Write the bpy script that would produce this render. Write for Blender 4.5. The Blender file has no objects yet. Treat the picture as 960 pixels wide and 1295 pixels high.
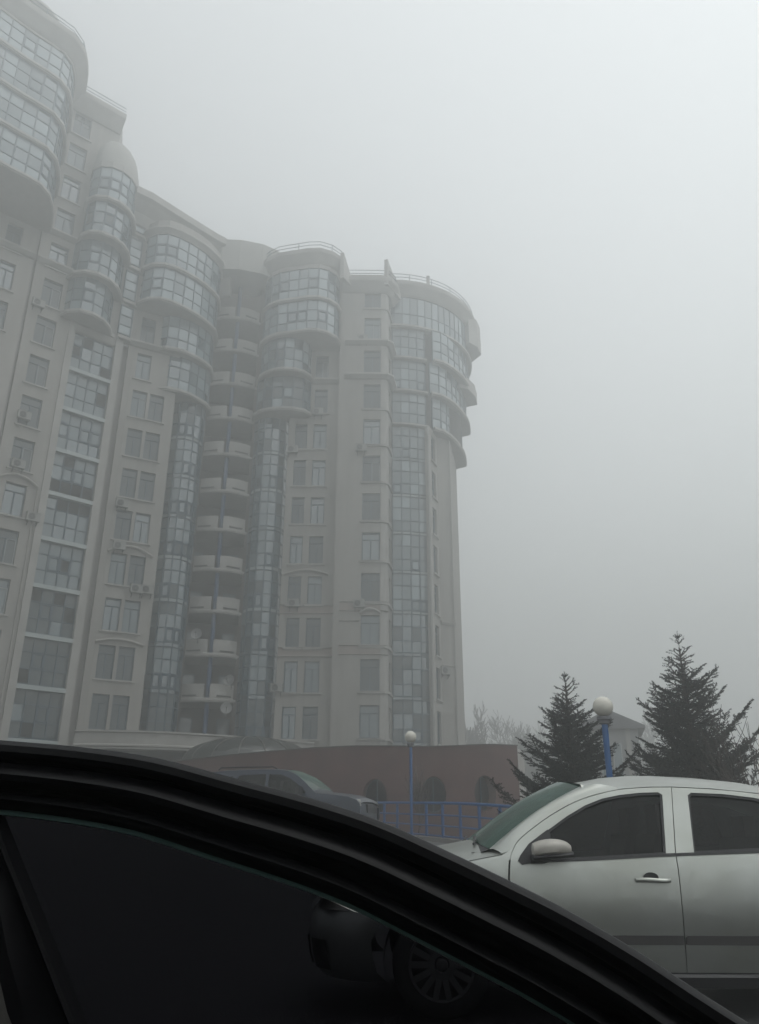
import bpy, bmesh, math, random
from mathutils import Vector, Matrix
R = math.radians
random.seed(7)
EYE = 1.08
sc = bpy.context.scene
COL = sc.collection
# ------------------------------------------------------------------ camera
cd = bpy.data.cameras.new('camera'); cam = bpy.data.objects.new('camera', cd); COL.objects.link(cam)
cd.sensor_fit = 'VERTICAL'; cd.sensor_height = 24.0; cd.lens = 24.0 * 1030 / 1295
cd.clip_start = 0.05; cd.clip_end = 3000
PITCH, ROLL = R(21.687), R(-0.236)
fw = Vector((0, math.cos(PITCH), math.sin(PITCH))); up = Vector((0, -math.sin(PITCH), math.cos(PITCH))); ri = Vector((1, 0, 0))
r2 = ri * math.cos(ROLL) - up * math.sin(ROLL); u2 = ri * math.sin(ROLL) + up * math.cos(ROLL)
m = Matrix((r2, u2, -fw)).transposed().to_4x4(); m.translation = Vector((0, 0, EYE)); cam.matrix_world = m
sc.camera = cam
# ------------------------------------------------------------------ world, sun, exposure
w = bpy.data.worlds.new('World'); sc.world = w; w.use_nodes = True
nt = w.node_tree; nt.nodes.clear()
sky = nt.nodes.new('ShaderNodeTexSky'); sky.sky_type = 'NISHITA'; sky.sun_disc = False
OVERCAST = 1.5
SUN_EL, SUN_AZ = R(66), R(108)
sky.sun_elevation = SUN_EL; sky.sun_rotation = SUN_AZ; sky.dust_density = 0.25
hs = nt.nodes.new('ShaderNodeHueSaturation'); hs.inputs['Saturation'].default_value = 0.07
bg = nt.nodes.new('ShaderNodeBackground'); bg.inputs['Strength'].default_value = 0.15
wo = nt.nodes.new('ShaderNodeOutputWorld')
# overcast: the cloud deck is about three times as bright overhead as at the horizon
sx = nt.nodes.new('ShaderNodeSeparateXYZ'); mr_ = nt.nodes.new('ShaderNodeMapRange')
tcw = nt.nodes.new('ShaderNodeTexCoord'); nt.links.new(tcw.outputs['Generated'], sx.inputs[0]); nt.links.new(sx.outputs[2], mr_.inputs[0])
mr_.inputs[1].default_value = 0; mr_.inputs[2].default_value = 1; mr_.inputs[3].default_value = 1.0; mr_.inputs[4].default_value = OVERCAST
mw = nt.nodes.new('ShaderNodeMix'); mw.data_type = 'RGBA'; mw.blend_type = 'MULTIPLY'; mw.inputs[0].default_value = 1
nt.links.new(sky.outputs[0], hs.inputs['Color']); nt.links.new(hs.outputs[0], mw.inputs[6]); nt.links.new(mr_.outputs[0], mw.inputs[7]); tw = nt.nodes.new('ShaderNodeMix'); tw.data_type = 'RGBA'; tw.blend_type = 'MULTIPLY'; tw.inputs[0].default_value = 1; tw.inputs[7].default_value = (.962, .995, 1.0, 1)
nt.links.new(mw.outputs[2], tw.inputs[6]); nt.links.new(tw.outputs[2], bg.inputs[0]); nt.links.new(bg.outputs[0], wo.inputs[0])
sl = bpy.data.lights.new('sun', 'SUN'); sl.energy = 0.8; sl.angle = R(30); sl.color = (1.0, 0.985, 0.96)
so = bpy.data.objects.new('sun', sl); COL.objects.link(so)
sd = Vector((math.sin(SUN_AZ) * math.cos(SUN_EL), math.cos(SUN_AZ) * math.cos(SUN_EL), math.sin(SUN_EL)))
so.rotation_euler = (-sd).to_track_quat('-Z', 'Y').to_euler(); so.location = (0, 0, 90)
sc.view_settings.view_transform = 'Standard'; sc.view_settings.look = 'None'
sc.view_settings.exposure = 0.47; sc.view_settings.gamma = 1.0; sc.view_settings.use_curve_mapping = False
sc.cycles.volume_bounces = 2; sc.cycles.max_bounces = 6; sc.cycles.transparent_max_bounces = 8
sc.cycles.diffuse_bounces = 3; sc.cycles.glossy_bounces = 2
sc.cycles.use_denoising = True
try: sc.cycles.denoiser = 'OPENIMAGEDENOISE'
except Exception: pass
HAZE_DENSITY = 0.0135
HAZE_COLOR = (.915, .925, .91)
HAZE_ANISO = 0.72
# ------------------------------------------------------------------ materials
def mat(name, col, rough=0.7, var=0.0, scale=3.0, metal=0.0, ior=None, bump=0.0, bscale=40.0, stretch=None, col2=None, coat=0.0, spec=None, alpha=None):
    M = bpy.data.materials.new(name); M.use_nodes = True
    n = M.node_tree.nodes; l = M.node_tree.links; b = n['Principled BSDF']
    b.inputs['Base Color'].default_value = (*col, 1); b.inputs['Roughness'].default_value = rough
    b.inputs['Metallic'].default_value = metal
    if ior: b.inputs['IOR'].default_value = ior
    if spec is not None: b.inputs['Specular IOR Level'].default_value = spec
    if coat: b.inputs['Coat Weight'].default_value = coat; b.inputs['Coat Roughness'].default_value = 0.08
    if var or bump:
        tc = n.new('ShaderNodeTexCoord'); mp = n.new('ShaderNodeMapping'); l.new(tc.outputs['Object'], mp.inputs[0])
        if stretch: mp.inputs['Scale'].default_value = stretch
    if var:
        nz = n.new('ShaderNodeTexNoise'); nz.inputs['Scale'].default_value = scale; nz.inputs['Detail'].default_value = 6
        l.new(mp.outputs[0], nz.inputs['Vector'])
        cr = n.new('ShaderNodeValToRGB'); cr.color_ramp.elements[0].position = .3; cr.color_ramp.elements[1].position = .7
        c2 = col2 or tuple(c * (1 - var) for c in col)
        cr.color_ramp.elements[0].color = (*c2, 1); cr.color_ramp.elements[1].color = (*col, 1)
        l.new(nz.outputs[0], cr.inputs[0]); l.new(cr.outputs[0], b.inputs['Base Color'])
    if bump:
        n2 = n.new('ShaderNodeTexNoise'); n2.inputs['Scale'].default_value = bscale; n2.inputs['Detail'].default_value = 4
        l.new(mp.outputs[0], n2.inputs['Vector'])
        bp = n.new('ShaderNodeBump'); bp.inputs['Strength'].default_value = bump; bp.inputs['Distance'].default_value = .02
        l.new(n2.outputs[0], bp.inputs['Height']); l.new(bp.outputs[0], b.inputs['Normal'])
    return M
def tint(name, tcol, rough=0.02, fres=1.5, gloss=1.0, sheen=None):
    M = bpy.data.materials.new(name); M.use_nodes = True
    n = M.node_tree.nodes; l = M.node_tree.links; n.clear()
    o = n.new('ShaderNodeOutputMaterial'); t = n.new('ShaderNodeBsdfTransparent'); t.inputs[0].default_value = (*tcol, 1)
    g = n.new('ShaderNodeBsdfGlossy'); g.inputs['Color'].default_value = (gloss, gloss, gloss, 1); g.inputs['Roughness'].default_value = rough
    fr = n.new('ShaderNodeFresnel'); fr.inputs['IOR'].default_value = fres; mx = n.new('ShaderNodeMixShader')
    l.new(fr.outputs[0], mx.inputs[0]); l.new(t.outputs[0], mx.inputs[1]); l.new(g.outputs[0], mx.inputs[2]); 
    if sheen:      # milky diffuse tone stands in for sky reflected in the pane
        d = n.new('ShaderNodeBsdfDiffuse'); d.inputs[0].default_value = (*sheen[1], 1); m2 = n.new('ShaderNodeMixShader')
        tc = n.new('ShaderNodeTexCoord'); nz = n.new('ShaderNodeTexNoise'); nz.inputs['Scale'].default_value = 2.2; nz.inputs['Detail'].default_value = 3
        mr = n.new('ShaderNodeMapRange'); mr.inputs[1].default_value = .3; mr.inputs[2].default_value = .7; mr.inputs[3].default_value = sheen[0] * .6; mr.inputs[4].default_value = sheen[0] * 1.3
        l.new(tc.outputs['Object'], nz.inputs['Vector']); l.new(nz.outputs[0], mr.inputs[0]); l.new(mr.outputs[0], m2.inputs[0])
        l.new(mx.outputs[0], m2.inputs[1]); l.new(d.outputs[0], m2.inputs[2]); l.new(m2.outputs[0], o.inputs[0]); return M
    l.new(mx.outputs[0], o.inputs[0])
    return M
def wallmat(name, c, c2):
    # stucco: broad patches, vertical rain streaks and fine grain, all in the material's own colour
    M = mat(name, c, 0.9, var=.1, scale=.35, bump=.25, bscale=9.0, col2=c2)
    n = M.node_tree.nodes; l = M.node_tree.links; b = n['Principled BSDF']
    src = b.inputs['Base Color'].links[0].from_socket
    tc = n.new('ShaderNodeTexCoord'); mp = n.new('ShaderNodeMapping'); mp.inputs['Scale'].default_value = (1.3, 1.3, .07)
    nz = n.new('ShaderNodeTexNoise'); nz.inputs['Scale'].default_value = 1.6; nz.inputs['Detail'].default_value = 5
    l.new(tc.outputs['Object'], mp.inputs[0]); l.new(mp.outputs[0], nz.inputs['Vector'])
    mr = n.new('ShaderNodeMapRange'); mr.inputs[1].default_value = .35; mr.inputs[2].default_value = .7; mr.inputs[3].default_value = 1.0; mr.inputs[4].default_value = .86
    mu = n.new('ShaderNodeMix'); mu.data_type = 'RGBA'; mu.blend_type = 'MULTIPLY'; mu.inputs[0].default_value = 1.0
    l.new(nz.outputs[0], mr.inputs[0]); l.new(src, mu.inputs[6]); l.new(mr.outputs[0], mu.inputs[7]); l.new(mu.outputs[2], b.inputs['Base Color'])
    return M
M = {}
M['wall'] = wallmat('stucco_wall', (.335, .32, .298), (.29, .276, .257))
M['wall_pink'] = wallmat('stucco_band', (.325, .275, .25), (.285, .243, .222))
M['trim'] = mat('trim_plaster', (.375, .362, .342), .85, var=.18, scale=1.2, bump=.15)
M['roofm'] = mat('roof_plaster', (.38, .375, .355), .85, var=.15, scale=.8)
M['frame'] = mat('blue_frame', (.012, .045, .075), .5)
M['frame_w'] = mat('white_frame', (.36, .38, .38), .5)
M['glass'] = mat('window_glass', (.022, .042, .052), .06, ior=1.8, var=.15, scale=.3)
M['glass2'] = mat('glass_curtain_sky', (.10, .145, .165), .10, ior=2.0, var=.1, scale=.3)  # grey base colour: curtains, plus sky reflection painted on upper storeys
M['glass3'] = mat('glass_tinted', (.014, .062, .088), .05, ior=2.5, var=.12, scale=.3)
M['glass4'] = mat('glass_sky_pale', (.21, .275, .30), .12, ior=2.1, var=.08, scale=.3)  # pale base colour stands in for bright fog mirrored in high panes
M['glass5'] = mat('glass_open', (.006, .007, .007), .3, ior=1.2)
M['spandrel'] = mat('light_spandrel', (.36, .40, .40), .25, ior=1.6)
M['dark'] = mat('dark_recess', (.025, .024, .023), .9, var=.3, scale=1)  # near-black, stands in for shade in undercroft and recesses
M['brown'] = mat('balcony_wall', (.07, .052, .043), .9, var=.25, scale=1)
M['column'] = mat('blue_column', (.006, .05, .14), .5)
M['ac'] = mat('ac_casing', (.28, .28, .265), .6, var=.2, scale=6)
M['acdark'] = mat('ac_grille', (.05, .05, .05), .7)
M['dish'] = mat('dish_paint', (.20, .20, .20), .5, var=.15, scale=4)
M['pink'] = mat('pink_granite_render', (.105, .053, .048), .85, var=.38, scale=1.1, bump=.3, bscale=20)
M['railblue'] = mat('blue_rail_paint', (.003, .08, .25), .45, var=.25, scale=5)
M['globe'] = mat('lamp_globe_plastic', (.60, .575, .51), .5, var=.2, scale=5, coat=.2)
M['globe_base'] = mat('lamp_fitting', (.12, .12, .13), .5)
M['asphalt'] = mat('wet_asphalt', (.03, .03, .031), .55, var=.35, scale=1.2, bump=.5, bscale=60)
M['soil'] = mat('brown_earth', (.075, .055, .04), .95, var=.4, scale=3, bump=.6, bscale=15)
M['curb'] = mat('kerb_concrete', (.22, .21, .20), .9, var=.25, scale=4, bump=.2)
M['needle'] = mat('spruce_needles', (.006, .010, .007), .9, var=.45, scale=2.5)
M['needle_tip'] = mat('spruce_needles_pale', (.018, .026, .02), .85, var=.3, scale=4)
M['bark'] = mat('bark', (.07, .055, .045), .95, var=.4, scale=6, bump=.4)
M['twig'] = mat('bare_twig', (.06, .05, .045), .9)
M['silver'] = mat('silver_paint', (.39, .405, .385), .37, metal=.85, var=.1, scale=2.6, coat=.25, col2=(.32, .33, .30))
M['silver_trim'] = mat('dirty_silver_cover', (.36, .34, .305), .45, metal=.1, var=.18, scale=14, coat=.3)
M['suvpaint'] = mat('blue_grey_paint', (.015, .022, .040), .36, metal=.4, coat=.4)
M['blackplastic'] = mat('black_plastic', (.014, .014, .016), .45, spec=.4)
M['blacktrim'] = mat('grey_black_strip', (.045, .042, .042), .6)
M['seam'] = mat('panel_gap', (.01, .01, .01), .9)
M['rubber'] = mat('tyre_rubber', (.02, .02, .02), .8, bump=.2)
M['hub'] = mat('hubcap_silver', (.13, .13, .125), .45, metal=.4, var=.2, scale=12)
M['chrome'] = mat('chrome_line', (.7, .7, .7), .2, metal=.9)
M['carglass'] = tint('car_side_glass', (.14, .205, .185), .03, 1.32)
M['windshield'] = tint('car_windscreen', (.24, .36, .31), .08, 1.4, .9, (.28, (.15, .25, .21)))  # last pair paints the milky sky reflection into the glass
M['seat'] = mat('seat_cloth', (.03, .034, .034), .9)
M['dash'] = mat('dashboard', (.03, .03, .032), .7)
M['headlight'] = mat('headlight_glass', (.42, .41, .37), .12, ior=1.6, coat=1)
M['indicator'] = mat('indicator', (.7, .18, .04), .3)
M['owntint'] = tint('dark_tinted_glass', (.07, .07, .08), .02, 1.28, .5)
M['owntint2'] = tint('quarter_glass', (.30, .29, .27), .02, 1.45, .9)
M['owntrim'] = mat('black_car_trim', (.004, .004, .0048), .45, spec=.18, bump=.03, bscale=220.0)
M['ownrubber'] = mat('door_seal_rubber', (.003, .003, .004), .6, spec=.15)
M['glassedge'] = mat('green_glass_edge', (.10, .165, .15), .3, ior=1.5)  # base colour stands in for light carried through the edge
M['headliner'] = mat('dark_headliner', (.02, .02, .02), .95)
M['housew'] = wallmat('house_wall', (.30, .30, .30), (.26, .26, .26))
M['houser'] = mat('house_roof', (.10, .10, .11), .8)
M['dome'] = mat('dome_glass', (.028, .032, .03), .25, ior=1.6, var=.3, scale=1.5)
M['roofcover'] = mat('roof_felt', (.10, .095, .09), .95, var=.3, scale=1)
M['person_dark'] = M['dark']
# ------------------------------------------------------------------ mesh helpers
class MB:
    def __init__(s): s.v = []; s.f = []; s.mi = []
    def quad(s, *p, mi=0):
        i = len(s.v); s.v += [tuple(q) for q in p]; s.f.append(tuple(range(i, i + len(p)))); s.mi.append(mi)
    def box(s, c, dx, dy, dz, X=(1, 0, 0), Y=(0, 1, 0), Z=(0, 0, 1), mi=0):   # centre, full sizes, axes
        c = Vector(c); X = Vector(X) * dx / 2; Y = Vector(Y) * dy / 2; Z = Vector(Z) * dz / 2
        i = len(s.v)
        for a in (-1, 1):
            for b in (-1, 1):
                for d in (-1, 1): s.v.append(tuple(c + X * a + Y * b + Z * d))
        for q in ((0, 1, 3, 2), (4, 6, 7, 5), (0, 4, 5, 1), (2, 3, 7, 6), (0, 2, 6, 4), (1, 5, 7, 3)):
            s.f.append(tuple(i + k for k in q)); s.mi.append(mi)
    def bar(s, a, b, wd, th, side, mi=0):   # box from a to b; wd across along 'side', th along the other
        a = Vector(a); b = Vector(b); z = (b - a); L = z.length; z.normalize(); side = Vector(side).normalized()
        o = z.cross(side).normalized(); s.box((a + b) / 2, wd, th, L, side, o, z, mi)
    def tube(s, pts, rad, n=8, cap=True, mi=0):
        pts = [Vector(p) for p in pts]; rs = rad if isinstance(rad, (list, tuple)) else [rad] * len(pts)
        base = len(s.v); prev = None
        for k, p in enumerate(pts):
            t = (pts[min(k + 1, len(pts) - 1)] - pts[max(k - 1, 0)]).normalized()
            if prev is None:
                a = t.cross(Vector((0, 0, 1)));
                if a.length < .1: a = t.cross(Vector((1, 0, 0)))
                a.normalize()
            else: a = (prev - t * prev.dot(t)).normalized()
            prev = a; b = t.cross(a)
            for j in range(n):
                an = 2 * math.pi * j / n; s.v.append(tuple(p + (a * math.cos(an) + b * math.sin(an)) * rs[k]))
        for k in range(len(pts) - 1):
            for j in range(n):
                j2 = (j + 1) % n; s.f.append((base + k * n + j, base + k * n + j2, base + (k + 1) * n + j2, base + (k + 1) * n + j)); s.mi.append(mi)
        if cap:
            s.f.append(tuple(base + j for j in reversed(range(n)))); s.mi.append(mi)
            s.f.append(tuple(base + (len(pts) - 1) * n + j for j in range(n))); s.mi.append(mi)
    def lathe(s, prof, n=16, c=(0, 0, 0), axis='z', mi=0):    # prof [(r,h)]
        base = len(s.v); c = Vector(c)
        for r_, h in prof:
            for j in range(n):
                a = 2 * math.pi * j / n; x, y = r_ * math.cos(a), r_ * math.sin(a)
                s.v.append(tuple(c + (Vector((x, y, h)) if axis == 'z' else Vector((x, h, y)))))
        for k in range(len(prof) - 1):
            for j in range(n):
                j2 = (j + 1) % n; s.f.append((base + k * n + j, base + k * n + j2, base + (k + 1) * n + j2, base + (k + 1) * n + j)); s.mi.append(mi)
    def grid(s, rows, close=False, mi=0):       # rows: list of lists of points
        base = len(s.v); m_ = len(rows[0])
        for r_ in rows:
            for p in r_: s.v.append(tuple(p))
        for a in range(len(rows) - 1):
            for b in range(m_ - (0 if close else 1)):
                b2 = (b + 1) % m_; s.f.append((base + a * m_ + b, base + a * m_ + b2, base + (a + 1) * m_ + b2, base + (a + 1) * m_ + b)); s.mi.append(mi)
    def mesh(s, name, mats, smooth=False):
        me = bpy.data.meshes.new(name); me.from_pydata(s.v, [], s.f)
        for q in (mats if isinstance(mats, (list, tuple)) else [mats]): me.materials.append(q)
        me.polygons.foreach_set('material_index', s.mi)
        bm = bmesh.new(); bm.from_mesh(me); bmesh.ops.recalc_face_normals(bm, faces=bm.faces)
        if smooth:
            bmesh.ops.remove_doubles(bm, verts=bm.verts, dist=1e-5)
            for f in bm.faces: f.smooth = True
            for e in bm.edges:
                if len(e.link_faces) == 2 and e.calc_face_angle(0) > R(38): e.smooth = False
        bm.to_mesh(me); bm.free(); return me
    def build(s, name, mats, parent=None, smooth=False):
        return link(name, s.mesh(name, mats, smooth), parent)
def link(name, me, parent=None):
    o = bpy.data.objects.new(name, me); COL.objects.link(o)
    if parent: o.parent = parent
    return o
def empty(name, loc=(0, 0, 0), label=None, cat=None, group=None, rz=0, parent=None):
    o = bpy.data.objects.new(name, None); COL.objects.link(o); o.location = loc; o.rotation_euler = (0, 0, rz)
    if parent: o.parent = parent
    tag(o, label, cat, group); return o
def tag(o, label=None, cat=None, group=None, kind=None):
    if label: o['label'] = label
    if cat: o['category'] = cat
    if group: o['group'] = group
    if kind: o['kind'] = kind
    return o
def kids(o): return [c for c in COL.objects if c.parent == o]
def copy_tree(o, parent=None):
    c = o.copy(); COL.objects.link(c); c.parent = parent
    for ch in list(o.children): copy_tree(ch, c)
    return c
def sstep(a, b, x):
    t = max(0, min(1, (x - a) / (b - a))); return t * t * (3 - 2 * t)
def gz(x, y):
    return sstep(8, 26, y) * (1.05 - .08 * max(-7, min(7, x))) + .004 * max(0, y - 26)
# ------------------------------------------------------------------ ground
def ground():
    b = MB(); ys = [-60, -20, -5, 0, 4, 7, 8] + [8 + .75 * i for i in range(1, 25)] + [30, 34, 40, 50, 70, 100, 150, 250, 400]
    xs = [-300, -150, -80, -50, -30] + [-20 + i * 1.5 for i in range(28)] + [30, 50, 80, 150, 300]
    b.grid([[(x, y, gz(x, y)) for x in xs] for y in ys])
    tag(b.build('ground', M['asphalt'], smooth=True), kind='structure')
    b = MB(); P0 = Vector((-1.6, 34.0)); P1 = Vector((6.2, 15.0)); d = (P1 - P0).normalized(); n = Vector((d.y, -d.x)); n = n if n.x > 0 else -n
    rows = []
    for i in range(25):
        c = P0 + (P1 - P0) * i / 24; rows.append([(c.x + n.x * o, c.y + n.y * o, gz(c.x + n.x * o, c.y + n.y * o) + .11) for o in (.1, .8, 2, 4, 7, 11)])
    b.grid(rows); tag(b.build('planting_bed', M['soil'], smooth=True), kind='structure')
    b = MB()
    for i in range(24):
        a = P0 + (P1 - P0) * i / 24; e = P0 + (P1 - P0) * (i + 1) / 24
        b.bar((a.x, a.y, gz(a.x, a.y) + .05), (e.x, e.y, gz(e.x, e.y) + .05), .16, .16, (n.x, n.y, 0))
    tag(b.build('kerb', M['curb']), kind='structure')
ground()
# ------------------------------------------------------------------ plan helpers
def P(az, D): a = R(az); return Vector((math.sin(a) * D, math.cos(a) * D))
def Z(k): return 7.08 + 3.3 * k
WA = P(-23.8, 56.4); WD = Vector((.755, .656)).normalized()
def Wp(az):     # point of the left wing wall seen at an azimuth
    t = Vector((math.sin(R(az)), math.cos(R(az)))); den = WD.x * t.y - WD.y * t.x
    s_ = (t.x * WA.y - t.y * WA.x) / den; return WA + WD * s_
class Seg:
    def __init__(s, p0, p1):
        s.p = p0; s.q = p1; s.L = (p1 - p0).length; s.d = (p1 - p0) / s.L; n = Vector((s.d.y, -s.d.x))
        mid = (p0 + p1) / 2; s.n = n if n.dot(-mid) > 0 else -n
    def at(s, a, z, o=0): v = s.p + s.d * a + s.n * o; return Vector((v.x, v.y, z))
    def s_az(s, az):
        t = Vector((math.sin(R(az)), math.cos(R(az)))); den = s.d.x * t.y - s.d.y * t.x
        return (t.x * s.p.y - t.y * s.p.x) / den
    def rz(s): return math.atan2(s.d.y, s.d.x)
def offset(pts, o):
    out = []; n_ = len(pts)
    def nrm(a, b):
        d = (b - a).normalized(); return Vector((d.y, -d.x))
    for i, p in enumerate(pts):
        ns = []
        if i > 0: ns.append(nrm(pts[i - 1], p))
        if i < n_ - 1: ns.append(nrm(p, pts[i + 1]))
        nn = sum(ns, Vector((0, 0))).normalized(); k = 1 / max(.5, nn.dot(ns[0])); out.append(p + nn * o * k)
    return out
def smoothpts(pts, step=.9):
    """Catmull-Rom through the plan points, resampled to about 'step' metres"""
    P_ = [pts[0] * 2 - pts[1]] + list(pts) + [pts[-1] * 2 - pts[-2]]; o = []
    for i in range(1, len(P_) - 2):
        a, b, c, d = P_[i - 1:i + 3]
        for k in range(12):
            t = k / 12; o.append(.5 * ((2 * b) + (c - a) * t + (2 * a - 5 * b + 4 * c - d) * t * t + (3 * b - a - 3 * c + d) * t ** 3))
    o.append(pts[-1].copy()); L = [0]
    for i in range(1, len(o)): L.append(L[-1] + (o[i] - o[i - 1]).length)
    n = max(2, round(L[-1] / step)); res = []; j = 0
    for k in range(n + 1):
        t = L[-1] * k / n
        while j < len(L) - 2 and L[j + 1] < t: j += 1
        f = (t - L[j]) / max(1e-6, L[j + 1] - L[j]); res.append(o[j].lerp(o[j + 1], min(1, f)))
    return res
def sweep(b, pts, prof, mi=0):       # prof: closed list of (outward, z) swept along plan points, going left to right
    offs = [(offset(pts, o), z) for o, z in prof]
    rows = [[(q[i].x, q[i].y, z) for q, z in offs] for i in range(len(pts))]
    b.grid(rows, close=True, mi=mi)
    for r_ in (rows[0], rows[-1]): b.quad(*r_, mi=mi)
def rect(o0, o1, z0, z1): return [(o0, z0), (o1, z0), (o1, z1), (o0, z1)]
def arc(c, r_, a0, a1, n): return [Vector((c[0] + r_ * math.cos(R(a0 + (a1 - a0) * i / n)), c[1] + r_ * math.sin(R(a0 + (a1 - a0) * i / n)))) for i in range(n + 1)]
# ------------------------------------------------------------------ the apartment building
B = empty('apartment_building', (-8, 60, 0), 'tall beige curved apartment building with blue glass bays fading into fog', 'building')
B_inv = Matrix.Translation((-8, 60, 0)).inverted()
def part(b, name, m_, smooth=False):
    b.v = [tuple(B_inv @ Vector(v)) for v in b.v]; return b.build(name, m_, B, smooth)
WINMESH = {}
def window_meshes(wd, h, style):
    key = (round(wd, 2), round(h, 2), style)
    if key in WINMESH: return WINMESH[key]
    f = MB(); t = .075; d = .09
    f.box((0, 0, h / 2 - t / 2), wd, d, t); f.box((0, 0, -h / 2 + t / 2), wd, d, t)
    for s_ in (-1, 1): f.box((s_ * (wd / 2 - t / 2), 0, 0), t, d, h - 2 * t)
    tz = h / 2 - h * .24
    f.box((0, .005, tz), wd - 2 * t, d, t * .9)
    f.box((0, .005, (tz - h / 2) / 2), t * 1.15, d, tz + h / 2 - t * 1.5)
    fm = f.mesh('window_frame', M['frame_w'] if style == 1 else M['frame'])
    if style == 2:     # one casement outlined in white
        g = MB(); x0, x1, z0, z1 = t * .7, wd / 2 - t, -h / 2 + t, tz - t * .6
        for (cx, cz, a, c_) in (((x0 + x1) / 2, z0, x1 - x0, .04), ((x0 + x1) / 2, z1, x1 - x0, .04), (x0, (z0 + z1) / 2, .04, z1 - z0), (x1, (z0 + z1) / 2, .04, z1 - z0)):
            g.box((cx, -.06, cz), a, .04, c_)
        f2 = MB(); f2.v = f.v + g.v; f2.f = f.f + [tuple(i + len(f.v) for i in q) for q in g.f]; f2.mi = [0] * len(f.f) + [1] * len(g.f)
        fm = f2.mesh('window_frame', [M['frame'], M['frame_w']])
    g = MB(); g.box((0, .03, 0), wd - .1, .02, h - .1)
    s_ = MB(); s_.box((0, -.2, -h / 2 - .06), wd + .35, .32, .12); s_.box((0, -.15, -h / 2 - .16), wd + .25, .2, .08)
    WINMESH[key] = (fm, g, s_.mesh('sill', M['trim'])); return WINMESH[key]
GL = {}
def glass_mesh(key, g, mname):
    k = (key, mname)
    if k not in GL: GL[k] = g.mesh('glass', M[mname])
    return GL[k]
def place_window(sg, s0, s1, z0, z1, style=0, gl=None, sill=True, depth=.22):
    wd, h = round(s1 - s0, 1), round(z1 - z0, 1)
    fm, g, sm = window_meshes(wd, h, style)
    c = B_inv @ sg.at((s0 + s1) / 2, (z0 + z1) / 2, -depth)
    o = link('window', fm, B); o.location = c
    ang = sg.rz(); 
    if Vector((math.sin(ang), -math.cos(ang))).dot(sg.n) < 0: ang += math.pi
    o.rotation_euler = (0, 0, ang)
    q = link('glass', glass_mesh((wd, h), g, gl or random.choice(['glass', 'glass', 'glass2', 'glass', 'glass3'])), o)
    if sill: link('sill', sm, o)
    return o
def wall(sg, z0, z1, holes, thick=.45, name='wall', mk='wall', a0=0, a1=None, band=None):
    """one wall slab with real openings (reveals); band: z ranges painted as the pinkish bands"""
    a1 = sg.L if a1 is None else a1
    holes = [h for h in holes if h[0] < a1 and h[1] > a0]
    xs = sorted({a0, a1} | {round(h[i], 3) for h in holes for i in (0, 1)}); zs = {z0, z1} | {round(h[i], 3) for h in holes for i in (2, 3)}
    for bz in (band or []): zs |= {bz[0], bz[1]}
    zs = sorted(zs); b = MB()
    for i in range(len(xs) - 1):
        for j in range(len(zs) - 1):
            cx, cz = (xs[i] + xs[i + 1]) / 2, (zs[j] + zs[j + 1]) / 2
            if any(h[0] < cx < h[1] and h[2] < cz < h[3] for h in holes): continue
            mi = 1 if any(bz[0] < cz < bz[1] for bz in (band or [])) else 0
            b.quad(sg.at(xs[i], zs[j]), sg.at(xs[i + 1], zs[j]), sg.at(xs[i + 1], zs[j + 1]), sg.at(xs[i], zs[j + 1]), mi=mi)
    for h in holes:
        c = [(h[0], h[2]), (h[1], h[2]), (h[1], h[3]), (h[0], h[3])]
        for i in range(4):
            (x0, q0), (x1, q1) = c[i], c[(i + 1) % 4]
            b.quad(sg.at(x0, q0), sg.at(x1, q1), sg.at(x1, q1, -thick), sg.at(x0, q0, -thick))
    b.quad(sg.at(a0, z0, -thick), sg.at(a1, z0, -thick), sg.at(a1, z1, -thick), sg.at(a0, z1, -thick))
    for a in (a0, a1): b.quad(sg.at(a, z0), sg.at(a, z1), sg.at(a, z1, -thick), sg.at(a, z0, -thick))
    b.quad(sg.at(a0, z1), sg.at(a1, z1), sg.at(a1, z1, -thick), sg.at(a0, z1, -thick))
    return part(b, name, [M[mk], M['wall_pink']])
PANE = {}
def pane(parent, c, wd, h, ang, mname):
    if mname not in PANE:
        q = MB(); q.box((0, 0, 0), 1, .03, 1); PANE[mname] = q.mesh('pane', M[mname])
    o = link('pane', PANE[mname], parent); o.location = c; o.scale = (wd, 1, h); o.rotation_euler = (0, 0, ang); return o
PC = [0]
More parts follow.
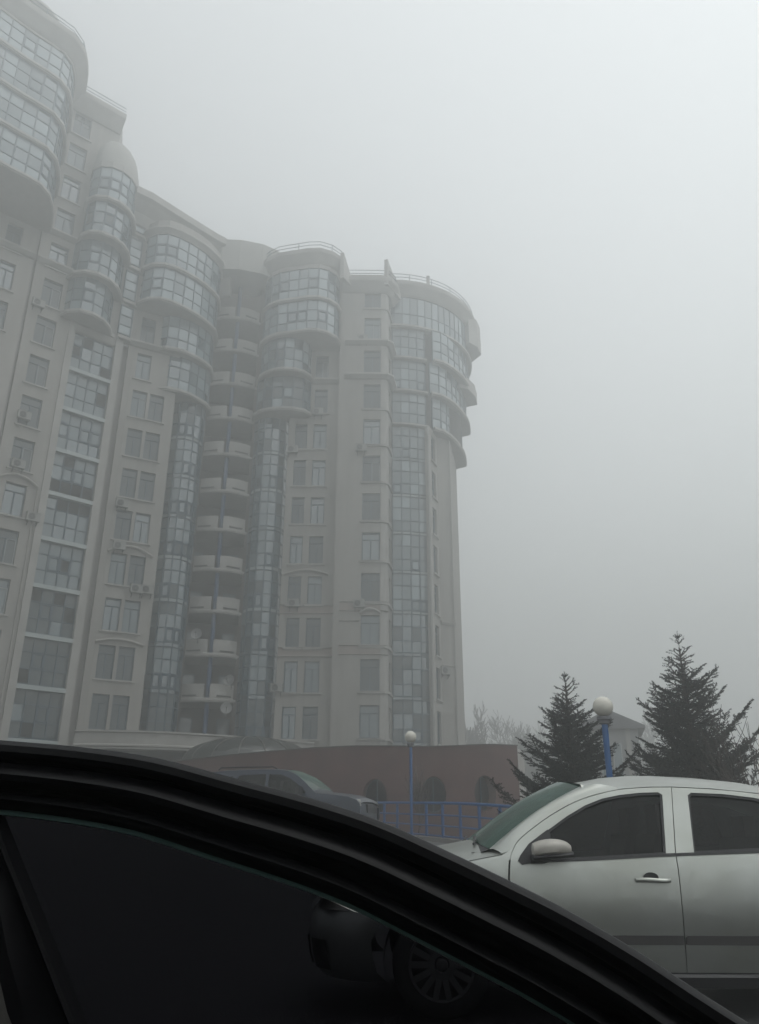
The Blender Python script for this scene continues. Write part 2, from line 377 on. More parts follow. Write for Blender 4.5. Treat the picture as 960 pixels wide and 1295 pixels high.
def glazing(pts, z0, z1, rows, mats, name='glass_bay', single=False, fr='frame', t=.085, light_row=None, casement=0.0, inside=True):
    """glazed storey on a plan polyline: mullions at every point, transoms at 'rows' (fractions), panes between"""
    b = MB(); h = z1 - z0; n = len(pts); panes = []; jo = {}
    for i, p in enumerate(pts): b.bar((p.x, p.y, z0), (p.x, p.y, z1), t, .12, Seg(pts[max(0, i - 1)], pts[min(n - 1, i + 1)]).d.to_3d())
    zs = [z0 + h * r_ for r_ in rows]
    for i in range(n - 1):
        sg = Seg(pts[i], pts[i + 1])
        for z in zs: b.bar(sg.at(t / 2, z), sg.at(sg.L - t / 2, z), .1, t, sg.n.to_3d())
        for j in range(len(zs) - 1):
            a, c = zs[j] + t / 2, zs[j + 1] - t / 2
            mn = light_row[1] if light_row and j == light_row[0] else random.choice(mats)
            panes.append((sg, a, c, mn))
            if casement and j == 1 and random.random() < casement and sg.L > .6:
                for (x0, x1, y0, y1) in ((t, sg.L - t, a + .06, a + .06), (t, sg.L - t, c - .06, c - .06)): b.bar(sg.at(x0, y0, .03), sg.at(x1, y1, .03), .06, .1, sg.n.to_3d())
                for x in (t, sg.L - t): b.bar(sg.at(x, a + .09, .03), sg.at(x, c - .09, .03), .1, .06, sg.d.to_3d())
    o = part(b, name, M[fr])
    for sg, a, c, mn in panes:
        ang = sg.rz()
        if single and PC[0] < 296:
            pane(o, B_inv @ sg.at(sg.L / 2, (a + c) / 2, -.01), sg.L - t, c - a, ang, mn); PC[0] += 1
        else:
            jo.setdefault(mn, MB()).box(B_inv @ sg.at(sg.L / 2, (a + c) / 2, -.01), sg.L - t, .03, c - a, sg.d.to_3d(), sg.n.to_3d())
    if jo:      # small panes of this storey, joined
        g = MB(); ms = []
        for mn, q in jo.items():
            k = len(g.v); g.v += q.v; g.f += [tuple(i + k for i in f) for f in q.f]; g.mi += [len(ms)] * len(q.f); ms.append(M[mn])
        g.build('glass', ms, o)
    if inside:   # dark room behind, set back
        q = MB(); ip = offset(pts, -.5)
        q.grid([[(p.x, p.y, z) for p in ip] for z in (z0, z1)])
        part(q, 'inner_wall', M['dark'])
    return o
def slab(pts, z0, z1, out, back=None, name='slab', mk='trim', lip=None):
    """floor slab with a moulded edge following the plan points"""
    b = MB(); op = offset(pts, out); c = back or [pts[-1] + Vector((0, 2)), pts[0] + Vector((0, 2))]
    ring = [(p.x, p.y) for p in op] + [(p.x, p.y) for p in c]
    for z in (z0, z1):
        b.v += [(x, y, z) for x, y in ring]
    n = len(ring); b.f += [tuple(range(n)), tuple(range(n, 2 * n))]; b.mi += [1, 1]
    for i in range(n): b.f.append((i, (i + 1) % n, n + (i + 1) % n, n + i)); b.mi.append(0)
    if lip: sweep(b, pts, [(out - .02, z0 + lip[0]), (out + lip[1], z0 + lip[0] + .04), (out + lip[1], z1 - .03), (out - .02, z1 + .02)])
    return part(b, name, [M[mk], M['wall']])
def railing_on(pts, z, h=.9, out=0.0, step=3):
    b = MB(); q = offset(pts, out)
    for hh in (h, h * .55): b.tube([(p.x, p.y, z + hh) for p in q], .035, 5)
    for p in q[::step]: b.tube([(p.x, p.y, z), (p.x, p.y, z + h)], .035, 5)
    part(b, 'roof_railing', M['frame'])
def cornice(pts, z, h, out, name='cornice', rail=True, mk='trim'):
    b = MB(); sweep(b, pts, [(-.3, z), (.1, z), (out * .35, z + h * .12), (out * .55, z + h * .38), (out * .95, z + h * .62), (out, z + h * .66), (out, z + h * .95), (out * .9, z + h), (-.3, z + h)])
    part(b, name, M[mk], True)
    if rail: railing_on(pts, z + h, .75, out * .7)
def ledge(pts, z, out=.4, h=.35, name='ledge', mk='trim'):
    b = MB(); sweep(b, pts, [(-.05, z), (out * .4, z + .04), (out, z + h * .6), (out, z + h), (-.05, z + h + .04)]); part(b, name, M[mk])
ROWS3 = (0.02, .34, .70, .985)
# --- left wing -------------------------------------------------------------
zroofL = 57.9
s_w1 = Seg(Wp(-40), Wp(-27.55)); s_w2 = Seg(Wp(-27.35), Wp(-24.3))
def cols(sg, specs, wz=1.9, hh=2.3):
    hs = []
    for (a0, a1, ks, st) in specs:
        s0, s1 = sg.s_az(a0), sg.s_az(a1); s0, s1 = min(s0, s1), max(s0, s1); wd = round(s1 - s0, 1); c = (s0 + s1) / 2
        for k in ks: hs.append((c - wd / 2, c + wd / 2, Z(k) + .42, Z(k) + .42 + hh, st))
    return hs
def cols_place(sg, hs, **kw):
    for h in hs:
        st = h[4]() if callable(h[4]) else h[4]
        place_window(sg, h[0], h[1], h[2], h[3], st, **kw)
rs = lambda: random.choice([0, 0, 0, 0, 2])
h1 = cols(s_w1, [(-29.8, -28.65, range(0, 11), rs), (-32.8, -31.6, range(4, 11), rs)])
wall(s_w1, 0, zroofL, h1); cols_place(s_w1, h1)
h2 = cols(s_w2, [(-26.6, -25.2, range(0, 15), rs)]); wall(s_w2, 0, zroofL, h2); cols_place(s_w2, h2)
# groove between the two
b = MB(); g0, g1 = Wp(-27.6), Wp(-27.3); sg = Seg(g0, g1); b.quad(sg.at(-.1, 0, -.35), sg.at(sg.L + .1, 0, -.35), sg.at(sg.L + .1, zroofL, -.35), sg.at(-.1, zroofL, -.35)); part(b, 'wall_groove', M['wall'])
# curtain wall: four columns, three rows per storey
pl = Seg(Wp(-24.32), Wp(-23.84)); pr = Seg(Wp(-20.85), Wp(-20.33))
for s_ in (pl, pr):
    b = MB(); b.box(s_.at(s_.L / 2, Z(12.7) / 2, -.12), s_.L, .5, Z(12.7), s_.d.to_3d(), s_.n.to_3d()); part(b, 'pilaster', M['trim'])
cw = Seg(Wp(-23.84), Wp(-20.85)); cpts = [cw.p + cw.d * (cw.L * i / 4) for i in range(5)]
for k in range(-2, 9):
    zb = Z(k) - .75; mats = ['glass', 'glass', 'glass', 'glass', 'glass3', 'glass', 'glass5'] if k < 3 else ['glass2', 'glass2', 'glass2', 'glass2', 'glass3', 'glass5']  # upper storeys get paler panes, reflected brightness put into colour
    p2 = [p - cw.n * .25 for p in cpts]
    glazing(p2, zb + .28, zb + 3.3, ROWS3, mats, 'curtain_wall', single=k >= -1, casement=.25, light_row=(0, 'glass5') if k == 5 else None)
    b = MB(); sweep(b, cpts, rect(-.3, .12, zb - .02, zb + .26)); part(b, 'spandrel', M['spandrel'])
ww = Seg(Wp(-24.3), Wp(-22.9)); wall(ww, Z(9) - .7, zroofL, []); ww = Seg(Wp(-22.9), Wp(-20.3)); wall(ww, Z(9) - .7, Z(13.2), [])
# right flank of that bay: narrow windows
fl = Seg(Wp(-20.3), Wp(-19.6))
hf = cols(fl, [(-20.28, -19.85, range(0, 13), 0)], hh=2.4)
hf2 = [h for h in hf if h[2] > Z(9)]
wall(Seg(Wp(-20.33) , Wp(-19.6)), Z(9), Z(12.8), []);
b = MB(); sgg = Seg(Wp(-20.33), Wp(-19.75)); b.quad(sgg.at(-.1, 0, -.5), sgg.at(sgg.L + .3, 0, -.5), sgg.at(sgg.L + .3, Z(9), -.5), sgg.at(-.1, Z(9), -.5)); part(b, 'wall_groove', M['wall'])
for k in range(9, 13):
    q = Seg(Wp(-20.9), Wp(-20.0)); pp = [q.p + q.n * .3, q.p + q.n * .3 + q.d * q.L]
    glazing(pp, Z(k) + .35, Z(k) + 2.95, (0.02, .33, .66, .98), ['glass4', 'glass2', 'glass4'], 'flank_window', inside=False)
    slab(pp, Z(k) - .05, Z(k) + .22, .15, [pp[1] + Vector((.3, .8)), pp[0] + Vector((0, .8))])
# --- wall C -----------------------------------------------------------------
sC = Seg(P(-19.85, 57.8), P(-16.0, 58.5))
hC = cols(sC, [(-19.13, -18.05, range(0, 10), rs), (-17.85, -16.75, range(0, 8), rs)])
bandz = [(Z(2) + .02, Z(2) + .36)]
wall(sC, 0, Z(12.7), hC); cols_place(sC, hC)
wall(Seg(P(-16.0, 58.5), P(-15.9, 62.0)), 0, Z(12), []); wall(Seg(P(-19.9, 59.5), P(-19.85, 57.8)), 0, Z(12.7), [])
for k, sg_ in ((9, sC), ):
    ledge([sg_.p, sg_.q], Z(k) - .15, .5, .4)
b = MB()   # arch mouldings above a few windows
def arch(sg, a0, a1, z, rise=.5):
    pts = [sg.at(a0 + (a1 - a0) * i / 10, z + rise * math.sin(math.pi * i / 10), .08) for i in range(11)]; q = MB(); q.tube(pts, .12, 5); part(q, 'arch_moulding', M['wall'])
arch(sC, sC.s_az(-19.4), sC.s_az(-16.3), Z(4) - .55, .55); arch(sC, sC.s_az(-19.4), sC.s_az(-16.3), Z(2) - .4, .25)
arch(s_w2, s_w2.s_az(-27.2), s_w2.s_az(-24.6), Z(5) - .5, .5)
q = Seg(Wp(-24.55), Wp(-24.4)); b = MB(); b.tube([q.at(0, 0, .1), q.at(0, Z(5) - .5, .1)], .07, 6); part(b, 'drainpipe', M['wall'])
# left wing ledges
for k in (10, 11):
    ledge([s_w1.p, s_w1.q], Z(k) + (.45 if k == 10 else 0), .45, .4); ledge([s_w2.p, s_w2.q], Z(k) + (.45 if k == 10 else 0), .45, .4)
# --- stepped bays of the left wing ------------------------------------------
LIGHTG = ['glass4', 'glass4', 'glass4', 'glass4', 'glass2', 'glass4', 'glass3']  # mostly pale panes, fog reflection painted into their colour
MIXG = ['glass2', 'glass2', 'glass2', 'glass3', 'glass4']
def bay(pl_, k0, storeys, step, gl, back, shrink=0.0, single=False, out=.22, rows=(0.02, .30, .66, .985), top=True):
    for i in range(storeys):
        pts = smoothpts(pl_[i] if isinstance(pl_[0], list) else pl_, step); bk = back
        zb = Z(k0 + i)
        glazing(pts, zb + .30, zb + 3.3, rows, gl[i % len(gl)], single=single, casement=.3)
        slab(pts, zb - .05, zb + .28, out, bk, lip=(.05, .08))
    return pts
# big bay T
Tp = [P(-40, 47.2), P(-36.5, 48.6), P(-33, 49.6), P(-30.7, 50.2), P(-29, 50.6), P(-28, 51.0), P(-27.5, 51.8), P(-27.15, 53.2), P(-27.05, 55.3)]
tb = [Wp(-27.0), Wp(-40)]
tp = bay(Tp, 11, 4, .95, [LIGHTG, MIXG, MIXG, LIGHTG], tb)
cornice(tp, Z(15) - .2, 1.5, .9); b = MB(); sweep(b, tp, rect(-.4, .1, Z(15) - .4, Z(15) + 1.2)); part(b, 'parapet', M['wall'])
slab(tp, Z(15) + 1.1, Z(15) + 1.25, .3, tb, name='roof')
# higher set-back drum at far left
hd = arc((-31.5, 50.5), 3.0, 180, 360, 16)
b = MB(); b.grid([[(p.x, p.y, z) for p in hd] for z in (Z(15.3), Z(18))]); part(b, 'roof_drum', M['roofm'], True); cornice(hd, Z(16.6), 2.0, .8, rail=False)
slab(hd, Z(18), Z(18) + .2, .6, [Vector((-28, 52)), Vector((-35, 52))], name='roof')
# roof cornice of the left wing
cornice([Wp(-27.1), Wp(-22.9)], Z(15) - 0.6, 1.7, .9); q = Wp(-22.9)

wall(Seg(Wp(-22.9), Wp(-22.9) + Vector((-1.5, 5))), Z(12), zroofL, [])
# half round bay S
def Sp(k, e=0): return {9: [P(-24.95, 57), P(-24.9, 56.1), P(-24.4, 55.4), P(-23.5, 55.0), P(-22.5, 55.3), P(-21.8, 56.0), P(-21.5, 57.1)],
    10: [P(-24.85, 56.7), P(-24.75, 55.6), P(-24.2, 55.0), P(-23.4, 54.7), P(-22.4, 54.9), P(-21.5, 55.7), P(-21.1, 57.2)],
    11: [P(-24.5, 56.5), P(-24.4, 55.0), P(-24.0, 54.4), P(-23.2, 54.1), P(-22.1, 54.4), P(-21.2, 55.3), P(-20.85, 57.0)],
    12: [P(-24.5, 56.5), P(-24.4, 54.8), P(-24.0, 54.3), P(-23.2, 54.0), P(-22.1, 54.2), P(-21.15, 55.2), P(-20.8, 57.0)]}[k]
sb = [Wp(-20.8) + Vector((.2, .6)), Wp(-24.6) + Vector((.2, .6))]
sp = bay([Sp(9), Sp(10), Sp(11), Sp(12)], 9, 4, .8, [MIXG, MIXG, ['glass3', 'glass4', 'glass', 'glass3'], LIGHTG], sb)
b = MB(); sweep(b, sp, rect(-.3, .12, Z(13) - .05, Z(13) + .5)); part(b, 'bay_top_band', M['trim'])
rows = []
for j in range(9):      # half dome over the bay
    a = R(90 * j / 8); cc = Wp(-23.1); rows.append([(cc.x + (p.x - cc.x) * math.cos(a) * 1.04, cc.y + (p.y - cc.y) * math.cos(a) * 1.04, Z(13) + .5 + 3.9 * math.sin(a)) for p in sp])
b = MB(); b.grid(rows); part(b, 'half_dome', M['roofm'], True)

# --- bays R (over drum D) ----------------------------------------------------
Rp = [P(-19.55, 58), P(-19.4, 57.1), P(-18.6, 56.35), P(-17.4, 56.2), P(-15.4, 57.2), P(-14.1, 58.5), P(-13.6, 59.4), P(-13.45, 61)]
rb = [P(-13.4, 63), P(-19.6, 60)]
rp = bay(Rp, 10, 2, .95, [LIGHTG, LIGHTG], rb)
b = MB(); sweep(b, rp, rect(-.4, .1, Z(12) - .05, Z(12.4))); part(b, 'parapet', M['wall']); cornice(rp, Z(12), .5, .45, rail=False)
b = MB(); rr = [P(-20.9, 55.2), P(-19.6, 55.6), P(-16.8, 57.2), P(-13.94, 59.0), P(-13.2, 59.4)]
sweep(b, rr, [(-2.5, Z(12.2)), (-1.6, Z(12.3)), (-1.2, Z(12.55)), (-.35, Z(12.75)), (0, Z(12.8)), (0, Z(13.0)), (-2.5, Z(13.0))]); part(b, 'cornice', M['trim'])
R2 = [[P(-18.05, 60), P(-17.95, 59.0), P(-17.4, 58.55), P(-16.6, 58.35), P(-15.2, 58.7), P(-14.2, 59.6), P(-13.6, 60.3), P(-13.5, 61.5)],
      [P(-17.95, 60), P(-17.85, 58.7), P(-17.4, 58.0), P(-16.6, 57.75), P(-15.1, 58.3), P(-14.1, 59.2), P(-13.65, 60.0), P(-13.5, 61.5)]]
bay(R2, 8, 2, .85, [['glass4', 'glass2', 'glass3', 'glass4'], LIGHTG], [P(-13.45, 63), P(-18, 61)])
# --- glazed drums D and F -----------------------------------------------------
def drum(az, D, r_, k1, name='glass_tower'):
    c = P(az, D); base = math.degrees(math.atan2(-c.y, -c.x)); pts = arc((c.x, c.y), r_, base - 100, base + 100, 8)
    for k in range(0, k1):
        mats = ['glass3', 'glass3', 'glass3', 'glass3', 'glass', 'glass2'] if k > 0 else ['glass']
        glazing(pts, Z(k) - .1, Z(k + 1) - .1, (.0, .10, .42, .73, 1.0), mats, name, casement=.4, light_row=(0, 'spandrel') if 2 < k and random.random() < .75 else None, t=.085)
    b = MB(); q = arc((c.x, c.y), r_ + .02, base - 100, base + 100, 8); b.grid([[(p.x, p.y, z) for p in q] for z in (0, Z(0) - .12)]); part(b, 'drum_base', M['wall'])
drum(-14.95, 61.0, 1.42, 8); drum(-8.42, 62.3, 1.45, 8)
# --- recessed balconies ----------------------------------------------------------
rec = [P(-15.9, 61.5), P(-14.2, 65.0), P(-9.3, 65.2), P(-7.0, 62)]
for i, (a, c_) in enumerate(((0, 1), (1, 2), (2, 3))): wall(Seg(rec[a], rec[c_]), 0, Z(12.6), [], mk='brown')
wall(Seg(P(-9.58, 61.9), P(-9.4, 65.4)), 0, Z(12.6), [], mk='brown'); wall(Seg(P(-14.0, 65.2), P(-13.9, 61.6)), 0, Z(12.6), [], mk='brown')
bp = [P(-13.75, 62.35), P(-12.9, 61.75), P(-11.75, 61.45), P(-10.7, 61.6), P(-9.8, 62.15)]; bps = smoothpts(bp, .55); bfine = smoothpts(bp, .085); bfine = [bfine[round(i * (len(bfine) - 1) / 48)] for i in range(49)]
bkl = Seg(rec[1], rec[2])
dm = MB(); dm.box((0, 0, 0), 1.0, .1, 2.3); dmm = dm.mesh('door', M['frame']); dg = MB(); dg.box((0, -.06, .1), .8, .04, 1.9); dgm = dg.mesh('glass', M['glass2'])
for k in range(0, 12):
    if k > 0:
        o = slab(bps, Z(k) - .28, Z(k) - .02, .12, [P(-9.5, 65.1), P(-14.1, 64.9)], name='balcony', lip=(.04, .06))
        L = len(bps) - 1
        for (i0, i1) in ((0, L // 2), (L // 2 + 1, L)):    # two parapet panels with a slot at the foot
            q = MB(); seg_pts = bfine[0:23] if i0 == 0 else bfine[26:]
            sweep(q, seg_pts, rect(-.12, .06, Z(k) + .0, Z(k) + 1.02))
            sg = Seg(seg_pts[0], seg_pts[-1]); mid = seg_pts[len(seg_pts) // 2]; sm_ = Seg(seg_pts[len(seg_pts) // 2 - 2], seg_pts[len(seg_pts) // 2 + 2])
            q.bar(Vector((mid.x, mid.y, Z(k) + .16)) - sm_.d.to_3d() * .55 + sm_.n.to_3d() * .1, Vector((mid.x, mid.y, Z(k) + .16)) + sm_.d.to_3d() * .55 + sm_.n.to_3d() * .1, .05, .10, sm_.n.to_3d(), mi=1)
            q.v = [tuple(B_inv @ Vector(v)) for v in q.v]; q.build('parapet', [M['trim'], M['dark']], o)
    for a in (.22, .72):
        if k < 11:
            d_ = link('door', dmm, B); d_.location = B_inv @ bkl.at(bkl.L * a + random.uniform(-.15, .15), Z(k) + 1.15, .06); d_.rotation_euler = (0, 0, bkl.rz()); link('glass', dgm, d_)
b = MB(); cc = P(-11.72, 61.9); b.tube([(cc.x, cc.y, Z(0) - 2), (cc.x, cc.y, Z(12.4))], .17, 10); part(b, 'column', M['column'], True)
for az in (-13.75, -9.62):
    cc = P(az, 62.4); b = MB(); b.tube([(cc.x, cc.y, Z(0) - 2), (cc.x, cc.y, Z(12))], .07, 6); part(b, 'drainpipe', M['trim'])
# pale block above the balconies
ph = [P(-14.5, 60.4), P(-13.5, 59.7), P(-12.0, 59.4), P(-10.1, 59.6), P(-8.9, 60.2), P(-8.2, 61.2)]
wall(Seg(P(-14.3, 61.5), P(-12.6, 60.6)), Z(11.5), Z(12.9), []); b = MB(); sweep(b, ph, [(-3.5, Z(12.05)), (.05, Z(12.05)), (.1, Z(13.0)), (-.1, Z(13.05)), (-3.5, Z(13.05))]); part(b, 'roof_parapet', M['roofm'])
# --- wall G, wall H ---------------------------------------------------------------
sG = Seg(Vector((-7.56, 60.3)), Vector((-2.98, 60.3))); sH = Seg(Vector((-2.98, 59.4)), Vector((.10, 59.4)))
hG = cols(sG, [(-6.65, -5.68, range(0, 8), rs), (-5.21, -4.19, range(0, 10), rs)])
wall(sG, 0, Z(12.2), hG, band=[(Z(2) - .25, Z(2) + .4), (Z(3) - .35, Z(3) + .35)]); cols_place(sG, hG)
wall(Seg(Vector((-2.98, 61)), Vector((-2.98, 59.4))), 0, Z(12.2), [])
hH = cols(sH, [(-1.30, .02, range(0, 12), rs)])
wall(sH, 0, Z(12.2), hH, band=[(Z(2) - .25, Z(2) + .4), (Z(3) - .35, Z(3) + .35)], a1=sH.L); cols_place(sH, hH)
cnr = [Vector((.10, 59.4)), Vector((.40, 59.45)), Vector((.6, 59.62)), Vector((.68, 59.9))]
b = MB(); b.grid([[(p.x, p.y, z) for p in cnr] for z in (0, Z(12.2))]); part(b, 'corner_pilaster', M['trim'], True)
ret = Seg(Vector((.68, 59.9)), Vector((1.04, 62.2))); hR = [(.45, 1.45, Z(k) + .42, Z(k) + 2.72, 0) for k in range(0, 12)]
wall(ret, 0, Z(12.2), hR); cols_place(ret, hR, sill=False)
hb = [Vector((-.95 - 2.03, 59.4)), Vector((.10, 59.4)), Vector((.45, 59.45)), Vector((.66, 59.65)), Vector((.78, 60.3)), Vector((1.0, 61.6))]
for k in range(0, 12):      # sills wrapping the corner window
    q = [Vector((-1.5, 59.4)), Vector((.10, 59.4)), Vector((.40, 59.45)), Vector((.62, 59.65)), Vector((.75, 60.2)), Vector((.95, 61.4))]
    b = MB(); sweep(b, q, rect(-.02, .14, Z(k) + .24, Z(k) + .4)); part(b, 'sill_band', M['trim'])
for k in (9, 10):
    ledge([sG.p, sG.q], Z(k) - .1, .5, .4); ledge(hb, Z(k) - .1, .5, .4)
for k in (2, 3):
    for zz in (Z(k) - .3, Z(k) + .38):
        ledge([sG.p, sG.q], zz, .1, .1, 'string_course', 'wall'); ledge(hb[:4], zz, .1, .1, 'string_course', 'wall')
arch(sG, sG.s_az(-7.0), sG.s_az(-3.7), Z(4) - .5, .4); arch(sH, sH.s_az(-1.4), .1 - sH.p.x, Z(3) - .45, .35)
cc = Vector((-3.2, 60.2)); b = MB(); b.tube([(cc.x, cc.y, 0), (cc.x, cc.y, Z(9))], .08, 6); part(b, 'drainpipe', M['frame'])
ledge([Vector((-2.98, 59.4)), Vector((-1.5, 59.4))], Z(3) - 1.1, .12, .15, 'ledge', 'wall')
# bays Q
Q2 = [[P(-9.75, 61.8), P(-9.62, 60.7), P(-8.7, 59.9), P(-7.3, 59.5), P(-6.2, 59.7), P(-5.6, 60.35)],
      [P(-9.55, 61.8), P(-9.4, 60.2), P(-8.4, 59.1), P(-7.3, 58.8), P(-6.3, 59.1), P(-5.75, 59.8), P(-5.65, 60.4)]]
bay(Q2, 8, 2, .8, [['glass', 'glass4', 'glass3', 'glass2'], ['glass4', 'glass2', 'glass']], [P(-5.7, 60.6), P(-9.6, 62.5)])
Qp = [P(-9.6, 62), P(-9.5, 60.2), P(-8.6, 59.0), P(-7.2, 58.4), P(-5.8, 57.9), P(-4.8, 57.95), P(-3.9, 58.6), P(-3.55, 59.4), P(-3.5, 60.4)]
qp = bay(Qp, 10, 2, .9, [LIGHTG, LIGHTG], [P(-3.4, 61), P(-9.6, 62.5)])
b = MB(); sweep(b, qp, rect(-.4, .1, Z(12) - .05, Z(12.3))); part(b, 'parapet', M['wall']); cornice(qp, Z(12.1), 1.3, .7)
slab(qp, Z(12.45), Z(12.5), .2, [P(-3.4, 63), P(-9.6, 64)], name='roof')
cornice([Vector((-3.3, 59.4)), Vector((-.1, 59.4)), Vector((.5, 59.5)), Vector((.8, 60)), Vector((1.1, 61.8))], Z(11.6), 1.3, .8)
# corner fins on the roof edge
for (x, y, ln) in ((-3.38, 57.9, 1.4), (.45, 58.8, 2.2)):
    q = MB(); x1 = x + ln * .55; y1 = y + ln
    a = [(x - .12, y, Z(11.75)), (x - .12, y, Z(12.42) + .45), (x1 - .12, y1, Z(11.9)), (x1 - .12, y1, Z(11.75))]; c_ = [(p[0] + .3, p[1] - .1, p[2]) for p in a]
    q.quad(*a); q.quad(*c_)
    for i in range(4): q.quad(a[i], a[(i + 1) % 4], c_[(i + 1) % 4], c_[i])
    part(q, 'roof_fin', M['trim'])
# --- round corner tower ---------------------------------------------------------
TC = (1.2, 69.0)
def tarc(r_, az0, az1, n):
    def ang(az):      # polar angle on the circle of the near hit at azimuth az
        t = Vector((math.sin(R(az)), math.cos(R(az)))); c = Vector(TC); bq = t.dot(c); disc = r_ * r_ - (c.dot(c) - bq * bq)
        p = t * (bq - math.sqrt(max(0, disc))); return math.degrees(math.atan2(p.y - TC[1], p.x - TC[0]))
    return arc(TC, r_, ang(az0), ang(az1), n)
tg = tarc(7.3, 1.0, 3.62, 4)
for k in range(-1, 11):
    li = (0, 'spandrel') if 3 <= k <= 6 else None
    mats = ['glass3', 'glass3', 'glass3', 'glass'] if k < 3 else ['glass2', 'glass2', 'glass2', 'glass4']  # paler panes higher up imitate the brighter sky reflection
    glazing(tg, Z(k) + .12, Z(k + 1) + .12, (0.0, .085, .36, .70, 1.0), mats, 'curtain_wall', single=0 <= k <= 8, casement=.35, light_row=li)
for k in (8, 9, 10, 11): slab(tarc(7.35, .95, 3.7, 8) , Z(k) - .05, Z(k) + .2, .3, [P(3.7, 64), P(.95, 64)], lip=(.02, .08))
# white rounded pilaster, narrow windows and end wall of the tower
b = MB(); q = [P(3.66, 61.9), P(3.74, 61.75), P(3.86, 61.75), P(3.92, 61.9)]; b.grid([[(p.x, p.y, z) for p in q] for z in (0, Z(8))]); part(b, 'pilaster', M['trim'])
sJ = Seg(P(3.92, 61.9), P(4.42, 63.6)); hJ = [(.35, 1.35, Z(k) + .3, Z(k) + 2.7, 0) for k in range(0, 8)]
wall(sJ, 0, Z(8), hJ); cols_place(sJ, hJ, sill=True)
sK = Seg(P(4.42, 63.6), P(5.46, 64.4)); wall(sK, 0, Z(8.2), []); wall(Seg(P(5.46, 64.4), P(5.9, 69)), 0, Z(8.2), []); ledge([sK.p, sK.q], Z(3) - .3, .12, .35, 'string_course', 'wall'); ledge([sK.p, sK.q], Z(2) - .3, .1, .12, 'string_course', 'wall')
b = MB(); cc = P(5.40, 64.2); b.tube([(cc.x, cc.y, 0), (cc.x, cc.y, Z(7.9))], .06, 6); part(b, 'drainpipe', M['trim'])
# side bays high on the tower
sideb = {8: [P(4.15, 62.6), P(4.35, 62.7), P(4.9, 63.2), P(5.5, 64.4), P(6.0, 66.0), P(6.35, 68.0), P(6.4, 70)],
         9: [P(4.0, 62.3), P(4.2, 62.3), P(5.0, 63.0), P(5.7, 64.2), P(6.4, 66.2), P(6.75, 68.0), P(6.8, 70)],
         10: [P(4.3, 62.3), P(4.45, 62.2), P(5.2, 62.9), P(6.0, 64.2), P(6.6, 65.7), P(7.0, 67.6), P(7.1, 70)]}
for k in (8, 9, 10):
    pts = smoothpts(sideb[k], .95); bk = [P(5, 71), P(3.7, 64)]
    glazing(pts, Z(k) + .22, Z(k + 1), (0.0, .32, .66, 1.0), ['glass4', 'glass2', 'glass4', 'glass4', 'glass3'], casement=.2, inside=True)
    slab(pts, Z(k) - .15, Z(k) + .2, .3, bk, lip=(.05, .1))
tail = [P(7.0, 66.5), P(7.5, 67.8), P(7.65, 69.5)]; slab(tail, Z(10) - .5, Z(10) + .7, .1, [P(6.4, 70), P(6.4, 66)], name='ledge')
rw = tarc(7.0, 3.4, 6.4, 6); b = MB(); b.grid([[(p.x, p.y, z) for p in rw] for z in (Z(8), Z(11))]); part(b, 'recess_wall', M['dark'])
# top storey ring and cornice
ring = arc(TC, 7.5, -95, 25, 22)
glazing(ring, Z(11) + .2, Z(12) - .1, (0.0, .40, 1.0), ['glass2', 'glass4', 'glass2', 'glass4'], casement=.2)
slab(ring, Z(11) - .1, Z(11) + .2, .15, [Vector((6, 74)), Vector((.6, 64))], lip=(.04, .1))
b = MB(); sweep(b, ring, rect(-.5, .12, Z(12) - .12, Z(12.15))); part(b, 'parapet', M['wall'])
cornice(arc(TC, 7.5, -95, -3, 18), Z(12) - .1, 1.35, .8); slab(ring, Z(12.1), Z(12.2), .2, [Vector((6, 74)), Vector((.6, 64))], name='roof')
tip = [P(7.25, 66.3), P(7.9, 67.2), P(8.15, 68.6)]; slab(tip, Z(11.35), Z(12.28), .1, [P(7.3, 70), P(6.8, 67)], name='cornice_end')
b = MB(); cc = P(4.05, 61.6); b.box((cc.x, cc.y, Z(12.3) + .6), .3, .3, 1.0); part(b, 'vent', M['roofm'])
# terrace band and undercroft, its shade put into the wall colour
tp2 = [P(-19.9, 55.0), P(-17.0, 54.3), P(-14, 54.2), P(-10.0, 55.4), P(-7.0, 57.0), P(-4.4, 58.6)]; tps = smoothpts(tp2, 1.2)
b = MB(); sweep(b, tps, [(-5, 6.0), (0, 6.0), (0, 6.12), (.1, 6.16), (.1, 6.25), (0, 6.3), (0, 6.95), (.12, 7.0), (.12, 7.1), (-5, 7.1)]); part(b, 'terrace', M['trim'])
b = MB(); q = offset(tps, -1.2); b.grid([[(p.x, p.y, z) for p in q] for z in (0, 6.1)]); part(b, 'undercroft_wall', M['dark'])
